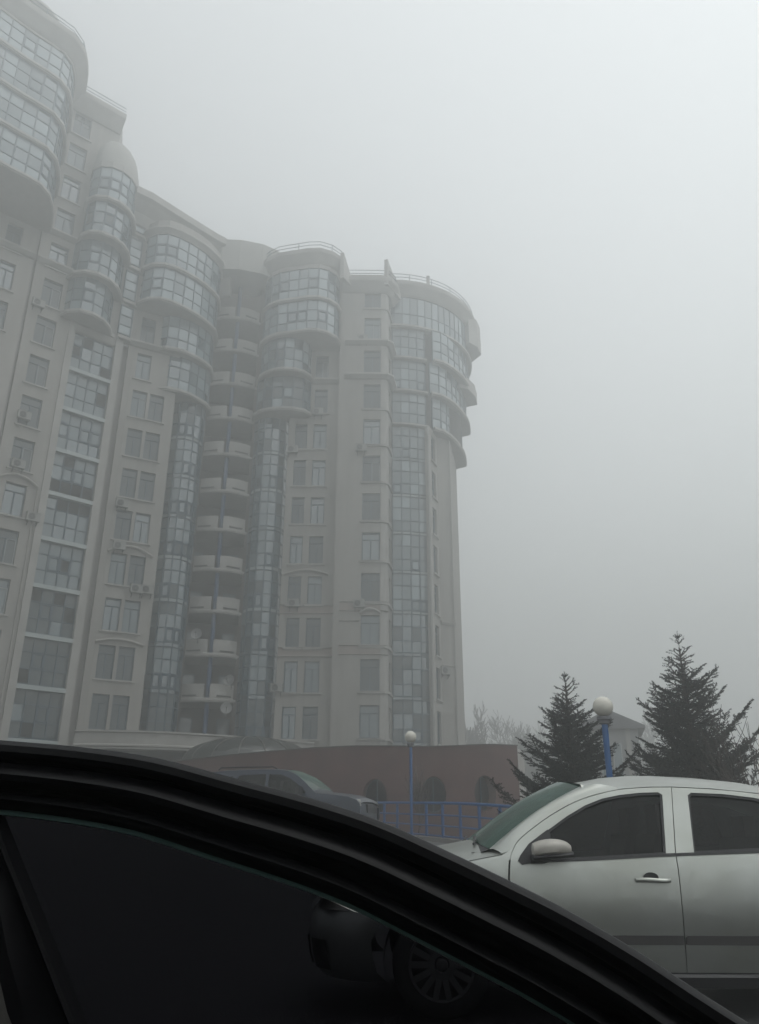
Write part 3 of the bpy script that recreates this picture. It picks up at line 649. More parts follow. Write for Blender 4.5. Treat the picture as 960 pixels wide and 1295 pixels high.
# ------------------------------------------------------------------ air conditioners and dishes (things hung on the building)
def make_ac():
    r_ = empty('air_conditioner')
    b = MB(); b.box((0, -.17, 0), .86, .32, .58); b.box((0, -.17, .3), .9, .36, .03); b.build('casing', M['ac'], r_)
    b = MB(); b.lathe([(.05, -.345), (.22, -.345), (.23, -.335), (.22, -.33)], 14, (-.12, 0, 0), 'y')
    for i in range(5): b.box((-.12, -.35, -.18 + i * .09), .4, .012, .015)
    b.build('fan_grille', M['acdark'], r_)
    for s_ in (-.3, .3):
        b = MB(); b.box((s_, -.1, -.32), .05, .45, .05); b.bar((s_, .0, -.6), (s_, -.3, -.34), .04, .04, (1, 0, 0)); b.build('bracket', M['acdark'], r_)
    return r_
AC0 = make_ac(); first = [True]
def ac(pos, n, label):
    o = AC0 if first[0] else copy_tree(AC0); first[0] = False
    o.location = pos; n = Vector((n[0], n[1])).normalized(); o.rotation_euler = (0, 0, math.atan2(n.x, -n.y))
    tag(o, label, 'air conditioner', 'air conditioners on the apartment facade')
def ac_on(sg, az, z, label, o=.06): p = sg.at(sg.s_az(az), z, o); ac(p, sg.n, label)
def el(az, D, t): return EYE + D * t
for sg, az, D, t, lb in (
    (sC, -18.72, 58.0, .3295, 'boxy light air conditioner below a fourth-row window, left of the arched pair'),
    (sC, -17.2, 58.3, .277, 'left of the two air conditioners side by side under the arched windows'),
    (sC, -16.5, 58.4, .277, 'right of the two air conditioners side by side under the arched windows'),
    (sC, -18.9, 58.1, .385, 'grimy air conditioner two storeys above the arched windows'),
    (s_w2, -26.3, 55.6, .482, 'large dark air conditioner at the left corner of a window high on the left wing'),
    (s_w2, -26.1, 55.6, .4165, 'air conditioner just above the arch moulding on the left wing'),
    (s_w2, -24.6, 56.2, .352, 'air conditioner beside the drainpipe of the left wing'),
    (s_w2, -26.75, 55.4, .646, 'highest air conditioner on the left wing, under its ledge'),
    (sG, -6.15, 60.6, .2705, 'air conditioner under the left arched window beside the middle glass tower'),
    (sG, -7.05, 60.6, .165, 'lowest air conditioner, hung close to the middle glass tower'),
    (sG, -6.75, 60.6, .4835, 'air conditioner in the shade below the two-storey middle bay'),
    (sG, -4.9, 60.6, .543, 'small air conditioner under the window beside the middle bay'),
    (sH, -1.45, 59.4, .272, 'air conditioner left of a corner-column window, just above the string course'),
    (sH, -1.45, 59.4, .49, 'air conditioner halfway up the corner window column'),
    (sH, -1.45, 59.4, .664, 'topmost air conditioner of the corner window column, above the ledges'),
    (sK, 4.55, 63.7, .1875, 'air conditioner on the right end wall of the tower')):
    ac_on(sg, az, EYE + (sg.at(sg.s_az(az), 0).length) * t - 0 if True else 0, lb)
def dish(az, D, t, label, d=.42):
    p = P(az, D); r_ = empty('satellite_dish', (p.x, p.y, EYE + D * t), label, 'satellite dish', 'satellite dishes on the balconies')
    b = MB(); pr_ = [(d * q, -.14 * (1 - q * q)) for q in (1, .8, .6, .4, .2, .01)]
    b.lathe([(a, h) for a, h in pr_] + [(a, h + .015) for a, h in reversed(pr_)], 18, (0, 0, 0), 'y'); b.v = [(v[0], -v[1] - .3, v[2]) for v in b.v]; b.build('reflector', M['dish'], r_, True)
    b = MB(); b.tube([(0, -.2, -d * .8), (0, -.65, -.05)], .015, 5); b.box((0, -.67, -.03), .1, .12, .1); b.build('feed_arm', M['acdark'], r_)
    b = MB(); b.tube([(0, -.12, 0), (0, .25, -.05), (0, .3, -.5)], .03, 6); b.build('mount', M['acdark'], r_)
    r_.rotation_euler = (R(-12), 0, R(random.uniform(-20, 20)))
dish(-12.75, 61.0, .2255, 'white satellite dish at the left end of a balcony parapet, highest of the dishes')
dish(-10.25, 61.3, .1715, 'satellite dish on the right of the lowest balcony parapet')
dish(-10.42, 61.4, .1385, 'greyish satellite dish under the lowest balcony, above the terrace')
# ------------------------------------------------------------------ pink wall with oval openings
def pink_wall():
    r_ = empty('pink_wall', (1, 33, 0), 'low pinkish rendered wall with oval openings in front of the tower', 'wall')
    def add(b, name, m_, par=None, sm=False):
        b.v = [(v[0] - 1, v[1] - 33, v[2]) for v in b.v]; return b.build(name, m_, par or r_, sm)
    pts = smoothpts([Vector((-14.5, 45)), Vector((-10.5, 40.7)), Vector((-6.1, 36.5)), Vector((-2.5, 34.0)), Vector((0, 33.1)), Vector((2.4, 32.9)), Vector((4.2, 33.2)), Vector((5.62, 34.2))], .12)
    L = [0]
    for i in range(1, len(pts)): L.append(L[-1] + (pts[i] - pts[i - 1]).length)
    def s_of(az): return min(range(len(pts)), key=lambda i: abs(math.degrees(math.atan2(pts[i].x, pts[i].y)) - az))
    ov = [(s_of(a), z) for a, z in ((-8.4, 2.35), (-4.4, 2.4), (-.24, 2.48), (3.75, 2.56), (7.15, 2.62))]
    zt = lambda i: 4.36 + (0.02 * (pts[i].x + 2) if pts[i].x > -2 else 0) - (.012 * max(0, -2.5 - pts[i].x)) - .12 * math.exp(-((pts[i].x - 2.2) / 2.2) ** 2)
    b = MB(); NZ = 40; th = .5; a_, bz = .47, .66
    inn = offset(pts, -th)
    def inside(i, z): return any(((L[i] - L[k]) / a_) ** 2 + ((z - zc) / bz) ** 2 < 1 for k, zc in ov)
    zz = lambda i, j: .2 + (zt(i) - .2) * j / NZ
    # fine grid skin; cells inside an oval are left open
    vid = {}
    def V(i, j, back):
        key = (i, j, back)
        if key not in vid:
            z = zz(i, j); s_ = L[i]
            for k, zc in ov:      # snap nearby vertices onto the ellipse
                u, v_ = (s_ - L[k]) / a_, (z - zc) / bz; q = math.hypot(u, v_)
                if .86 < q < 1.16: s_ = L[k] + u / q * a_; z = zc + v_ / q * bz
            d_ = s_ - L[i]; t_ = (pts[min(i + 1, len(pts) - 1)] - pts[max(i - 1, 0)]).normalized(); p = (inn if back else pts)[i] + t_ * d_
            vid[key] = len(b.v); b.v.append((p.x, p.y, z))
        return vid[key]
    cell = {}
    for i in range(len(pts) - 1):
        for j in range(NZ):
            sm_ = (L[i] + L[i + 1]) / 2; zm = (zz(i, j) + zz(i, j + 1)) / 2
            cell[(i, j)] = any(((sm_ - L[k]) / a_) ** 2 + ((zm - zc) / bz) ** 2 < 1 for k, zc in ov)
    for (i, j), hole in cell.items():
        if not hole:
            b.f.append((V(i, j, 0), V(i + 1, j, 0), V(i + 1, j + 1, 0), V(i, j + 1, 0))); b.mi.append(0)
        else:
            for (di, dj, e) in ((-1, 0, ((0, 0), (0, 1))), (1, 0, ((1, 0), (1, 1))), (0, -1, ((0, 0), (1, 0))), (0, 1, ((0, 1), (1, 1)))):
                if not cell.get((i + di, j + dj), False):
                    p0, p1 = (i + e[0][0], j + e[0][1]), (i + e[1][0], j + e[1][1]); b.f.append((V(*p0, 0), V(*p1, 0), V(*p1, 1), V(*p0, 1))); b.mi.append(0)
    add(b, 'wall_body', M['pink'])
    b = MB(); sweep(b, pts[::4] + [pts[-1]], rect(-th - .1, .05, 4.32, 4.36)); b.v = [(v[0], v[1], v[2] + .03 + (0.02 * (v[0] + 2) if v[0] > -2 else 0) - (.012 * max(0, -2.5 - v[0])) - .12 * math.exp(-((v[0] - 2.2) / 2.2) ** 2)) for v in b.v]; add(b, 'coping', M['roofcover'])
    e = pts[-1]; sg = Seg(e, e + Vector((.55, 1.7))); b = MB(); b.box(sg.at(sg.L / 2, 2.35, -.25), sg.L, .5, 4.1, sg.d.to_3d(), sg.n.to_3d()); add(b, 'end_wall', M['trim'])
    for k, zc in ov:        # dark room face with a window behind each oval
        c = pts[k]; t_ = (pts[k + 1] - pts[k - 1]).normalized(); n_ = Vector((t_.y, -t_.x)); p = c - n_ * .42
        f = MB(); 
        outer = [(.5 * math.cos(2 * math.pi * q / 24), .69 * math.sin(2 * math.pi * q / 24)) for q in range(24)]
        ring_ = [[(u * s_, v_ * s_) for u, v_ in outer] for s_ in (1, .88)]
        for q in range(24):
            q2 = (q + 1) % 24; f.quad(*[Vector((p.x + t_.x * u, p.y + t_.y * u, zc + v_)) for u, v_ in (ring_[0][q], ring_[0][q2], ring_[1][q2], ring_[1][q])])
        f.box((p.x, p.y, zc), .05, .05, 1.3, t_.to_3d(), n_.to_3d())
        o = add(f, 'oval_window', M['frame'])
        g = MB(); p = c - n_ * .47; g.quad(*[Vector((p.x + t_.x * u, p.y + t_.y * u, zc + v_)) for u, v_ in outer]); add(g, 'glass', M['glass5'], o)
    b = MB(); q = offset(pts[::6], -th)
    for i in range(len(q) - 1): b.quad((q[i].x, q[i].y, 4.2), (q[i + 1].x, q[i + 1].y, 4.2), (q[i + 1].x + .5, q[i + 1].y + 9, 4.2), (q[i].x + .5, q[i].y + 9, 4.2))
    add(b, 'roof', M['roofcover'])
pink_wall()
# glass dome on the low roof
dc = P(-8.7, 44.5); D = empty('glass_dome', (dc.x, dc.y, 4.2), 'shallow dark ribbed glass dome rising behind the pink wall', 'dome')
def dp(a, e, s_=1.0): return (3.45 * s_ * math.cos(a) * math.cos(e), 3.45 * s_ * math.sin(a) * math.cos(e), .25 + 1.38 * s_ * math.sin(e))
N = 16
for i in range(N):
    b = MB(); a0, a1 = 2 * math.pi * i / N, 2 * math.pi * (i + 1) / N
    b.grid([[dp(a0 + (a1 - a0) * u / 3, R(90 * v_ / 6)) for u in range(4)] for v_ in range(7)]); b.build('pane', M['dome'], D, True)
    b = MB(); b.tube([dp(a0, R(88 * v_ / 8), 1.005) for v_ in range(9)], .03, 5); b.build('rib', M['roofcover'], D)
b = MB(); b.lathe([(3.5, 0), (3.55, 0), (3.55, .28), (3.4, .3)], 40); b.build('base_ring', M['trim'], D)
# ------------------------------------------------------------------ blue railing
def railing():
    r_ = empty('blue_railing', (1.7, 26.5, gz(1.7, 26.5)), 'blue painted steel railing across the slope before the pink wall', 'railing'); off = Vector((1.7, 26.5, gz(1.7, 26.5)))
    P0 = Vector((.21, 30.0)); P1 = Vector((3.19, 22.7)); st = (P1 - P0) / 7
    nodes = [P0 + st * i for i in range(-2, 13)]
    base = lambda p: gz(p.x, p.y) + .10
    def top(p): return base(p) + 1.0
    for p in nodes:
        b = MB(); b.tube([Vector((p.x, p.y, base(p) - .1)) - off, Vector((p.x, p.y, top(p))) - off], .045, 8); b.build('post', M['railblue'], r_, True)
    for hgt, rr_ in ((1.0, .04), (.66, .025), (.36, .025), (.08, .025)):
        b = MB(); b.tube([Vector((p.x, p.y, base(p) + hgt)) - off for p in nodes], rr_, 8); b.build('rail', M['railblue'], r_, True)
railing()
# ------------------------------------------------------------------ globe lamps
def lamp(x, y, h, label, lean=0, rg=.185, pr=.045):
    z = gz(x, y); r_ = empty('street_lamp', (x, y, z), label, 'lamp', 'blue globe lamps around the car park')
    b = MB(); b.tube([(0, 0, -.1), (0, 0, h - .3)], pr, 12); b.lathe([(.11, 0), (.11, .12), (pr, .16)], 12); b.build('pole', M['railblue'], r_, True)
    b = MB(); b.lathe([(pr, h - .34), (.09, h - .32), (.10, h - .26), (.13, h - .25), (.13, h - .2), (.08, h - .19)], 16); b.build('fitting', M['globe_base'], r_, True)
    b = MB(); b.lathe([(rg * math.sin(R(a)), h - .02 - rg * math.cos(R(a)) + 0) for a in range(6, 181, 9)], 24); b.build('globe', M['globe'], r_, True)
    r_.rotation_euler = (0, lean, 0); return r_
lamp(1.03, 27.0, 4.04 - gz(1.03, 27) + .02, 'slim blue lamp post with a white globe standing behind the railing')
lamp(4.06, 15.0, 3.29 - gz(4.06, 15), 'nearest blue lamp post, large white globe between two spruces', lean=R(0.0), rg=.18, pr=.055)
lp = P(-23.08, 33.5); lamp(lp.x, lp.y, EYE + 33.5 * .0885 - gz(lp.x, lp.y), 'white lamp globe just peeking over the black door frame')
# ------------------------------------------------------------------ far pavilion
HZ = P(15.35, 50); H = empty('gabled_house', (HZ.x, HZ.y, 0), 'pale narrow gabled building faint in the fog between the spruces', 'house', rz=R(-14))
b = MB(); b.box((0, 0, 3.4), 3.0, 4, 5.8 + 1.2); b.build('wall', M['housew'], H)
b = MB(); pts = [(-1.9, 6.75), (0, 7.65), (1.9, 6.75), (1.9, 6.6), (-1.9, 6.6)]
for y in (-2.3, 2.3): b.quad(*[(x, y, z) for x, z in pts])
for i in range(5): (x0, z0), (x1, z1) = pts[i], pts[(i + 1) % 5]; b.quad((x0, -2.3, z0), (x1, -2.3, z1), (x1, 2.3, z1), (x0, 2.3, z0))
b.build('roof', M['houser'], H)
for s_ in (-.32, .32):
    b = MB(); b.box((s_, -2.03, 4.9), .5, .08, 1.9); o = b.build('window', M['frame_w'], H); b = MB(); b.box((s_, -2.08, 4.9), .38, .04, 1.75); b.build('glass', M['glass2'], o)
b = MB(); b.box((-.9, -2.05, 3.9), .25, .12, 5.8); b.build('pilaster', M['trim'], H); b = MB(); b.box((.95, -2.05, 3.9), .25, .12, 5.8); b.build('pilaster', M['trim'], H)
# ------------------------------------------------------------------ spruces
def spruce(x, y, H_, W, seed, label, dens=1.0, lean=0.0):
    rnd = random.Random(seed); r_ = empty('spruce_tree', (x, y, gz(x, y)), label, 'spruce', 'spruces beside the car park')
    r_.rotation_euler = (0, lean, rnd.uniform(0, 6))
    b = MB(); b.tube([(0, 0, -.2), (0, 0, H_ * .5), (0, 0, H_ * .93)], [.11, .06, .012], 8); b.build('trunk', M['bark'], r_, True)
    v = []; f = []; mi = []; wv = MB()
    def needles(a, d, L, rad, n):
        """a twig clothed in needles: slim blades all round it, pointing forward"""
        d = d.normalized(); s_ = d.cross(Vector((0, 0, 1)))
        if s_.length < .1: s_ = Vector((1, 0, 0))
        s_.normalize(); u = s_.cross(d)
        for k in range(n):
            t = (k + rnd.random()) / n; p = a + d * L * t; an = rnd.uniform(0, 6.283); rr = rad * rnd.uniform(.7, 1.15) * (1 if t < .85 else .75)
            o = (s_ * math.cos(an) + u * math.sin(an)); q = p + o * rr + d * rr * .75; w_ = d.cross(o) * .009
            i = len(v); v.extend((tuple(p - w_ - d * .004), tuple(p + w_ + d * .006), tuple(q))); f.append((i, i + 1, i + 2)); mi.append(1 if rnd.random() < .18 else 0)
    z = H_ * .02 + .1; wh = 0
    while z < H_ * .93:
        t = z / H_; prof = (1 - t) ** 1.08 * (.80 + .20 * math.sin(wh * 2.3 + seed)) * (1 if t > .12 else .8 + t * 1.6)
        nb = 10 if t < .8 else 5
        a0 = rnd.uniform(0, 6.28)
        for q in range(nb):
            if rnd.random() > .93: continue
            an = a0 + 6.283 * q / nb + rnd.uniform(-.25, .25); L = W * prof * rnd.choice([.45, .6, .8, .95, 1.05, 1.25])
            if L < .07: L = .07
            el_ = R(3 + 30 * t + rnd.uniform(-9, 9)); p = Vector((0, 0, z)); d = Vector((math.cos(an) * math.cos(el_), math.sin(an) * math.cos(el_), math.sin(el_)))
            n = max(2, int(L / .075)); pts = [p.copy()]
            for i in range(n):
                d = (d + Vector((0, 0, .035)) + Vector((rnd.uniform(-.05, .05), rnd.uniform(-.05, .05), rnd.uniform(-.03, .03)))).normalized()
                p2 = p + d * L / n
                needles(p, d, L / n, .038, 12 if i * L / n > .12 else 3)
                if i > 0 and i * L / n > .08:
                    side = d.cross(Vector((0, 0, 1))).normalized(); rem = L * (1 - i / n)
                    for s_ in (-1, 1):
                        if rnd.random() < .86:
                            tl = min(.34, .09 + rem * .38) * rnd.uniform(.65, 1.2); td = (d * .75 + side * s_ * rnd.uniform(.55, .95) + Vector((0, 0, rnd.uniform(-.28, .10)))).normalized()
                            needles(p2, td, tl, .032, max(8, int(tl / .0075 * dens)))
                            if tl > .2:
                                for s2 in (-1, 1):
                                    m_ = p2 + td * tl * rnd.uniform(.35, .6); t2 = (td + side.cross(Vector((0, 0, 1))) * 0 + td.cross(Vector((0, 0, 1))) * s2 * .7 + Vector((0, 0, -.1))).normalized(); needles(m_, t2, tl * .45, .03, int(tl * .45 / .010 * dens))
                p = p2; pts.append(p.copy())
            wv.tube(pts, [.012 * (1 - i / (len(pts))) + .004 for i in range(len(pts))], 4, False)
        z += (.16 - .06 * t) * rnd.uniform(.85, 1.15) * H_ / 4.9; wh += 1
    top = Vector((0, 0, H_ * .9)); needles(top, Vector((0, 0, 1)), H_ * .1, .03, 70)
    for hh in (.945, .968):
        for q in range(5):
            an = q * 1.257 + hh * 40; needles(Vector((0, 0, H_ * hh)), Vector((math.cos(an), math.sin(an), .9)), (1 - hh) * H_ * .75, .026, 22)
    me = bpy.data.meshes.new('foliage'); me.from_pydata(v, [], f); me.materials.append(M['needle']); me.materials.append(M['needle_tip']); me.polygons.foreach_set('material_index', mi)
    o = link('foliage', me, r_); wv.build('branches', M['bark'], r_); return r_
spruce(5.92, 15.9, 4.85 - gz(5.9, 15.9) + .03, 2.5, 3, 'large dark spruce right of the lamp, behind the silver car')
spruce(3.87, 17.0, 4.23 - gz(3.87, 17) + .05, 2.15, 11, 'slimmer spruce left of the lamp, in front of the pink wall end', dens=.9)
# ------------------------------------------------------------------ bare trees
def bare_tree_mesh(seed, H_, r0, levels, spread=.55, n_side=5, minr=.004, up_=.25, trunkfrac=.3, kids_=3):
    rnd = random.Random(seed); b = MB(); tr = MB()
    def grow(p, d, L, r_, lv, first=False):
        n = 4; pts = [p.copy()]; rs = [r_]
        for i in range(n):
            d = (d + Vector((rnd.uniform(-.16, .16), rnd.uniform(-.16, .16), rnd.uniform(-.06, .12) + (up_ * .3 if lv < levels else 0)))).normalized(); p = p + d * L / n; pts.append(p.copy()); rs.append(max(minr, r_ * (1 - .45 * (i + 1) / n)))
        (tr if first else b).tube(pts, rs, n_side if lv > levels - 2 else 3, False)
        if lv == 0: return
        for q in range(kids_ + (1 if rnd.random() < .5 else 0)):
            t = rnd.uniform(.35, 1) if q else 1; k = min(n, max(1, int(t * n))); bp_ = pts[k]
            a = rnd.uniform(0, 6.283); s_ = Vector((math.cos(a), math.sin(a), 0)); s_ = (s_ - d * s_.dot(d)).normalized()
            grow(bp_, (d * (1 - spread * .4) + s_ * spread * rnd.uniform(.6, 1.3) + Vector((0, 0, up_))).normalized(), L * rnd.uniform(.55, .82), rs[k] * .68, lv - 1)
    grow(Vector((0, 0, -.1)), Vector((0, 0, 1)), H_ * trunkfrac, r0, levels, True)
    return tr.mesh('trunk', M['bark'], True), b.mesh('branches', M['twig'])
def tree(x, y, ms, label, group=None, s_=1.0, rz=0.0):
    r_ = empty('bare_tree', (x, y, gz(x, y)), label, 'tree', group, rz); r_.scale = (s_, s_, s_)
    link('trunk', ms[0], r_); link('branches', ms[1], r_)
tree(1.30, 28.3, bare_tree_mesh(5, 2.9, .035, 4, .5, 4, .006, .3, .34, 4), 'small leafless sapling behind the railing, right of the slim lamp')
mA = bare_tree_mesh(21, 14, .22, 5, .62, 4, .035, .2, .3, 4); mB = bare_tree_mesh(22, 13, .2, 5, .66, 4, .035, .18, .32, 4)
for i, (az, D_, s_, lb) in enumerate(((6.3, 105, 1.05, 'leafless tree faint in the fog right against the tower edge'), (8.2, 112, .95, 'faint leafless tree in the fog above the pink wall, second from the tower'),
    (10.0, 104, .9, 'faint leafless tree in the fog just left of the slimmer spruce'), (11.4, 115, 1.05, 'faint leafless tree in the fog behind the slimmer spruce tip'), (13.2, 108, 1.0, 'faint leafless tree in the fog between the slimmer spruce and the lamp'),
    (14.9, 118, 1.05, 'faint leafless tree in the fog right behind the lamp globe'))):
    p = P(az, D_); tree(p.x, p.y, (mA, mB)[i % 2], lb, 'leafless trees in the fog', s_ * 1.3, i * 1.3)
p = P(24.9, 13.5); sh = empty('bare_shrub', (p.x, p.y, gz(p.x, p.y)), 'bare twiggy shrub at the right edge behind the silver car', 'shrub')
rnd = random.Random(4); b = MB()
for i in range(46):
    a = rnd.uniform(0, 6.28); L = rnd.uniform(1.9, 3.1); d = Vector((math.cos(a) * .33, math.sin(a) * .33, 1)).normalized(); pts = [Vector((0, 0, 0))]
    for k in range(7): d = (d + Vector((rnd.uniform(-.12, .12), rnd.uniform(-.12, .12), .02))).normalized(); pts.append(pts[-1] + d * L / 7)
    b.tube(pts, [.010 - .001 * k for k in range(8)], 4, False)
    for k in (3, 4, 5, 6):
        for s_ in (1, 2): e = (pts[k + 1] - pts[k]).normalized() + Vector((rnd.uniform(-.7, .7), rnd.uniform(-.7, .7), .2)); b.tube([pts[k], pts[k] + e * .16, pts[k] + e * .3 + Vector((0, 0, .05))], [.006, .005, .003], 3, False)
b.build('branches', M['twig'], sh)
# ------------------------------------------------------------------ generic panel builder for vehicles
def panel(outer, holes, fn, name, m_, parent, th=.02, step=.09, inset=.0, smooth=True):
    """2-D outline (x,z) with holes, diced fine and laid on the body surface fn(x,z)->(x,y,z); th gives it thickness inward"""
    bm = bmesh.new(); edges = []
    for loop in [outer] + holes:
        vs = [bm.verts.new((p[0], 0, p[1])) for p in loop]
        for i in range(len(vs)): edges.append(bm.edges.new((vs[i], vs[(i + 1) % len(vs)])))
    bmesh.ops.triangle_fill(bm, use_beauty=True, use_dissolve=False, edges=edges)
    x0 = min(p[0] for p in outer); x1 = max(p[0] for p in outer); z0 = min(p[1] for p in outer); z1 = max(p[1] for p in outer)
    for a, lo, hi, nrm in (('x', x0, x1, (1, 0, 0)), ('z', z0, z1, (0, 0, 1))):
        k = int((hi - lo) / step)
        for i in range(1, k + 1):
            c = lo + (hi - lo) * i / (k + 1); co = (c, 0, 0) if a == 'x' else (0, 0, c)
            bmesh.ops.bisect_plane(bm, geom=bm.verts[:] + bm.edges[:] + bm.faces[:], plane_co=co, plane_no=nrm)
    for v in bm.verts: v.co = fn(v.co.x, v.co.z)
    bmesh.ops.recalc_face_normals(bm, faces=bm.faces)
    if sum((f.normal.y * f.calc_area() for f in bm.faces)) > 0:
        bmesh.ops.reverse_faces(bm, faces=bm.faces)
    if th:
        ex = bmesh.ops.extrude_face_region(bm, geom=bm.faces[:]); vs = [g for g in ex['geom'] if isinstance(g, bmesh.types.BMVert)]
        for v in vs: v.co.y += th
        bmesh.ops.recalc_face_normals(bm, faces=bm.faces)
    if smooth:
        for f in bm.faces: f.smooth = True
        for e in bm.edges:
            if len(e.link_faces) == 2 and e.calc_face_angle(0) > R(35): e.smooth = False
    me = bpy.data.meshes.new(name); bm.to_mesh(me); bm.free()
    for q in (m_ if isinstance(m_, list) else [m_]): me.materials.append(q)
    return link(name, me, parent)
def cr(pts, n=6, closed=False):      # smooth 2-D curve through points
    o = []; N_ = len(pts)
    for i in range(N_ - (0 if closed else 1)):
        g = lambda k: pts[k % N_] if closed else pts[max(0, min(N_ - 1, k))]
        a, b_, c, d = g(i - 1), g(i), g(i + 1), g(i + 2)
        for k in range(n):
            t = k / n; o.append(tuple(.5 * (2 * b_[j] + (c[j] - a[j]) * t + (2 * a[j] - 5 * b_[j] + 4 * c[j] - d[j]) * t * t + (3 * b_[j] - a[j] - 3 * c[j] + d[j]) * t ** 3) for j in range(2)))
    if not closed: o.append(tuple(pts[-1]))
    return o
def lin(pts, x):
    for (x0, y0), (x1, y1) in zip(pts, pts[1:]):
        if x <= x1: return y0 + (y1 - y0) * max(0, (x - x0)) / (x1 - x0)
    return pts[-1][1]
def wheel(parent, x, y, z, r_, style, out=-1, wd=.2):
    t = MB(); hw = wd / 2
    t.lathe([(r_ * .66, -hw), (r_ * .78, -hw - .006), (r_ * .93, -hw + .004), (r_, -hw + .03), (r_, hw - .03), (r_ * .93, hw), (r_ * .66, hw)], 40, (0, 0, 0), 'y')
    wl = link('wheel', t.mesh('wheel', M['rubber'], True), parent); wl.location = (x, y, z)
    if out > 0: wl.rotation_euler = (0, 0, math.pi)
    h = MB(); R_ = r_ * .69
    h.lathe([(R_, -hw + .0), (R_ * .97, -hw - .012), (R_ * .9, -hw - .006)], 40, (0, 0, 0), 'y')
    h.lathe([(R_ * .42, -hw - .002), (R_ * .38, -hw - .014), (R_ * .22, -hw - .016), (R_ * .2, -hw - .004), (R_ * .19, -hw + .004)], 32, (0, 0, 0), 'y')
    h.lathe([(R_ * .19, -hw - .006), (R_ * .12, -hw - .020), (.001, -hw - .022)], 24, (0, 0, 0), 'y')
    n = 14 if style == 0 else 6
    for i in range(n):
        a = 2 * math.pi * i / n; d = Vector((math.cos(a), 0, math.sin(a))); s_ = Vector((-math.sin(a), 0, math.cos(a)))
        p0 = d * R_ * .38 + Vector((0, -hw - .006, 0)); p1 = d * R_ * .93 + Vector((0, -hw - .008, 0)); h.bar(p0, p1, R_ * (.17 if style == 0 else .3), .014, s_)
    link('hubcap', h.mesh('hubcap', M['hub'], True), wl)
    d = MB(); d.lathe([(R_ * .98, -hw + .02), (.001, -hw + .03)], 32, (0, 0, 0), 'y'); link('brake_disc', d.mesh('brake_disc', M['seam']), wl)
    return wl
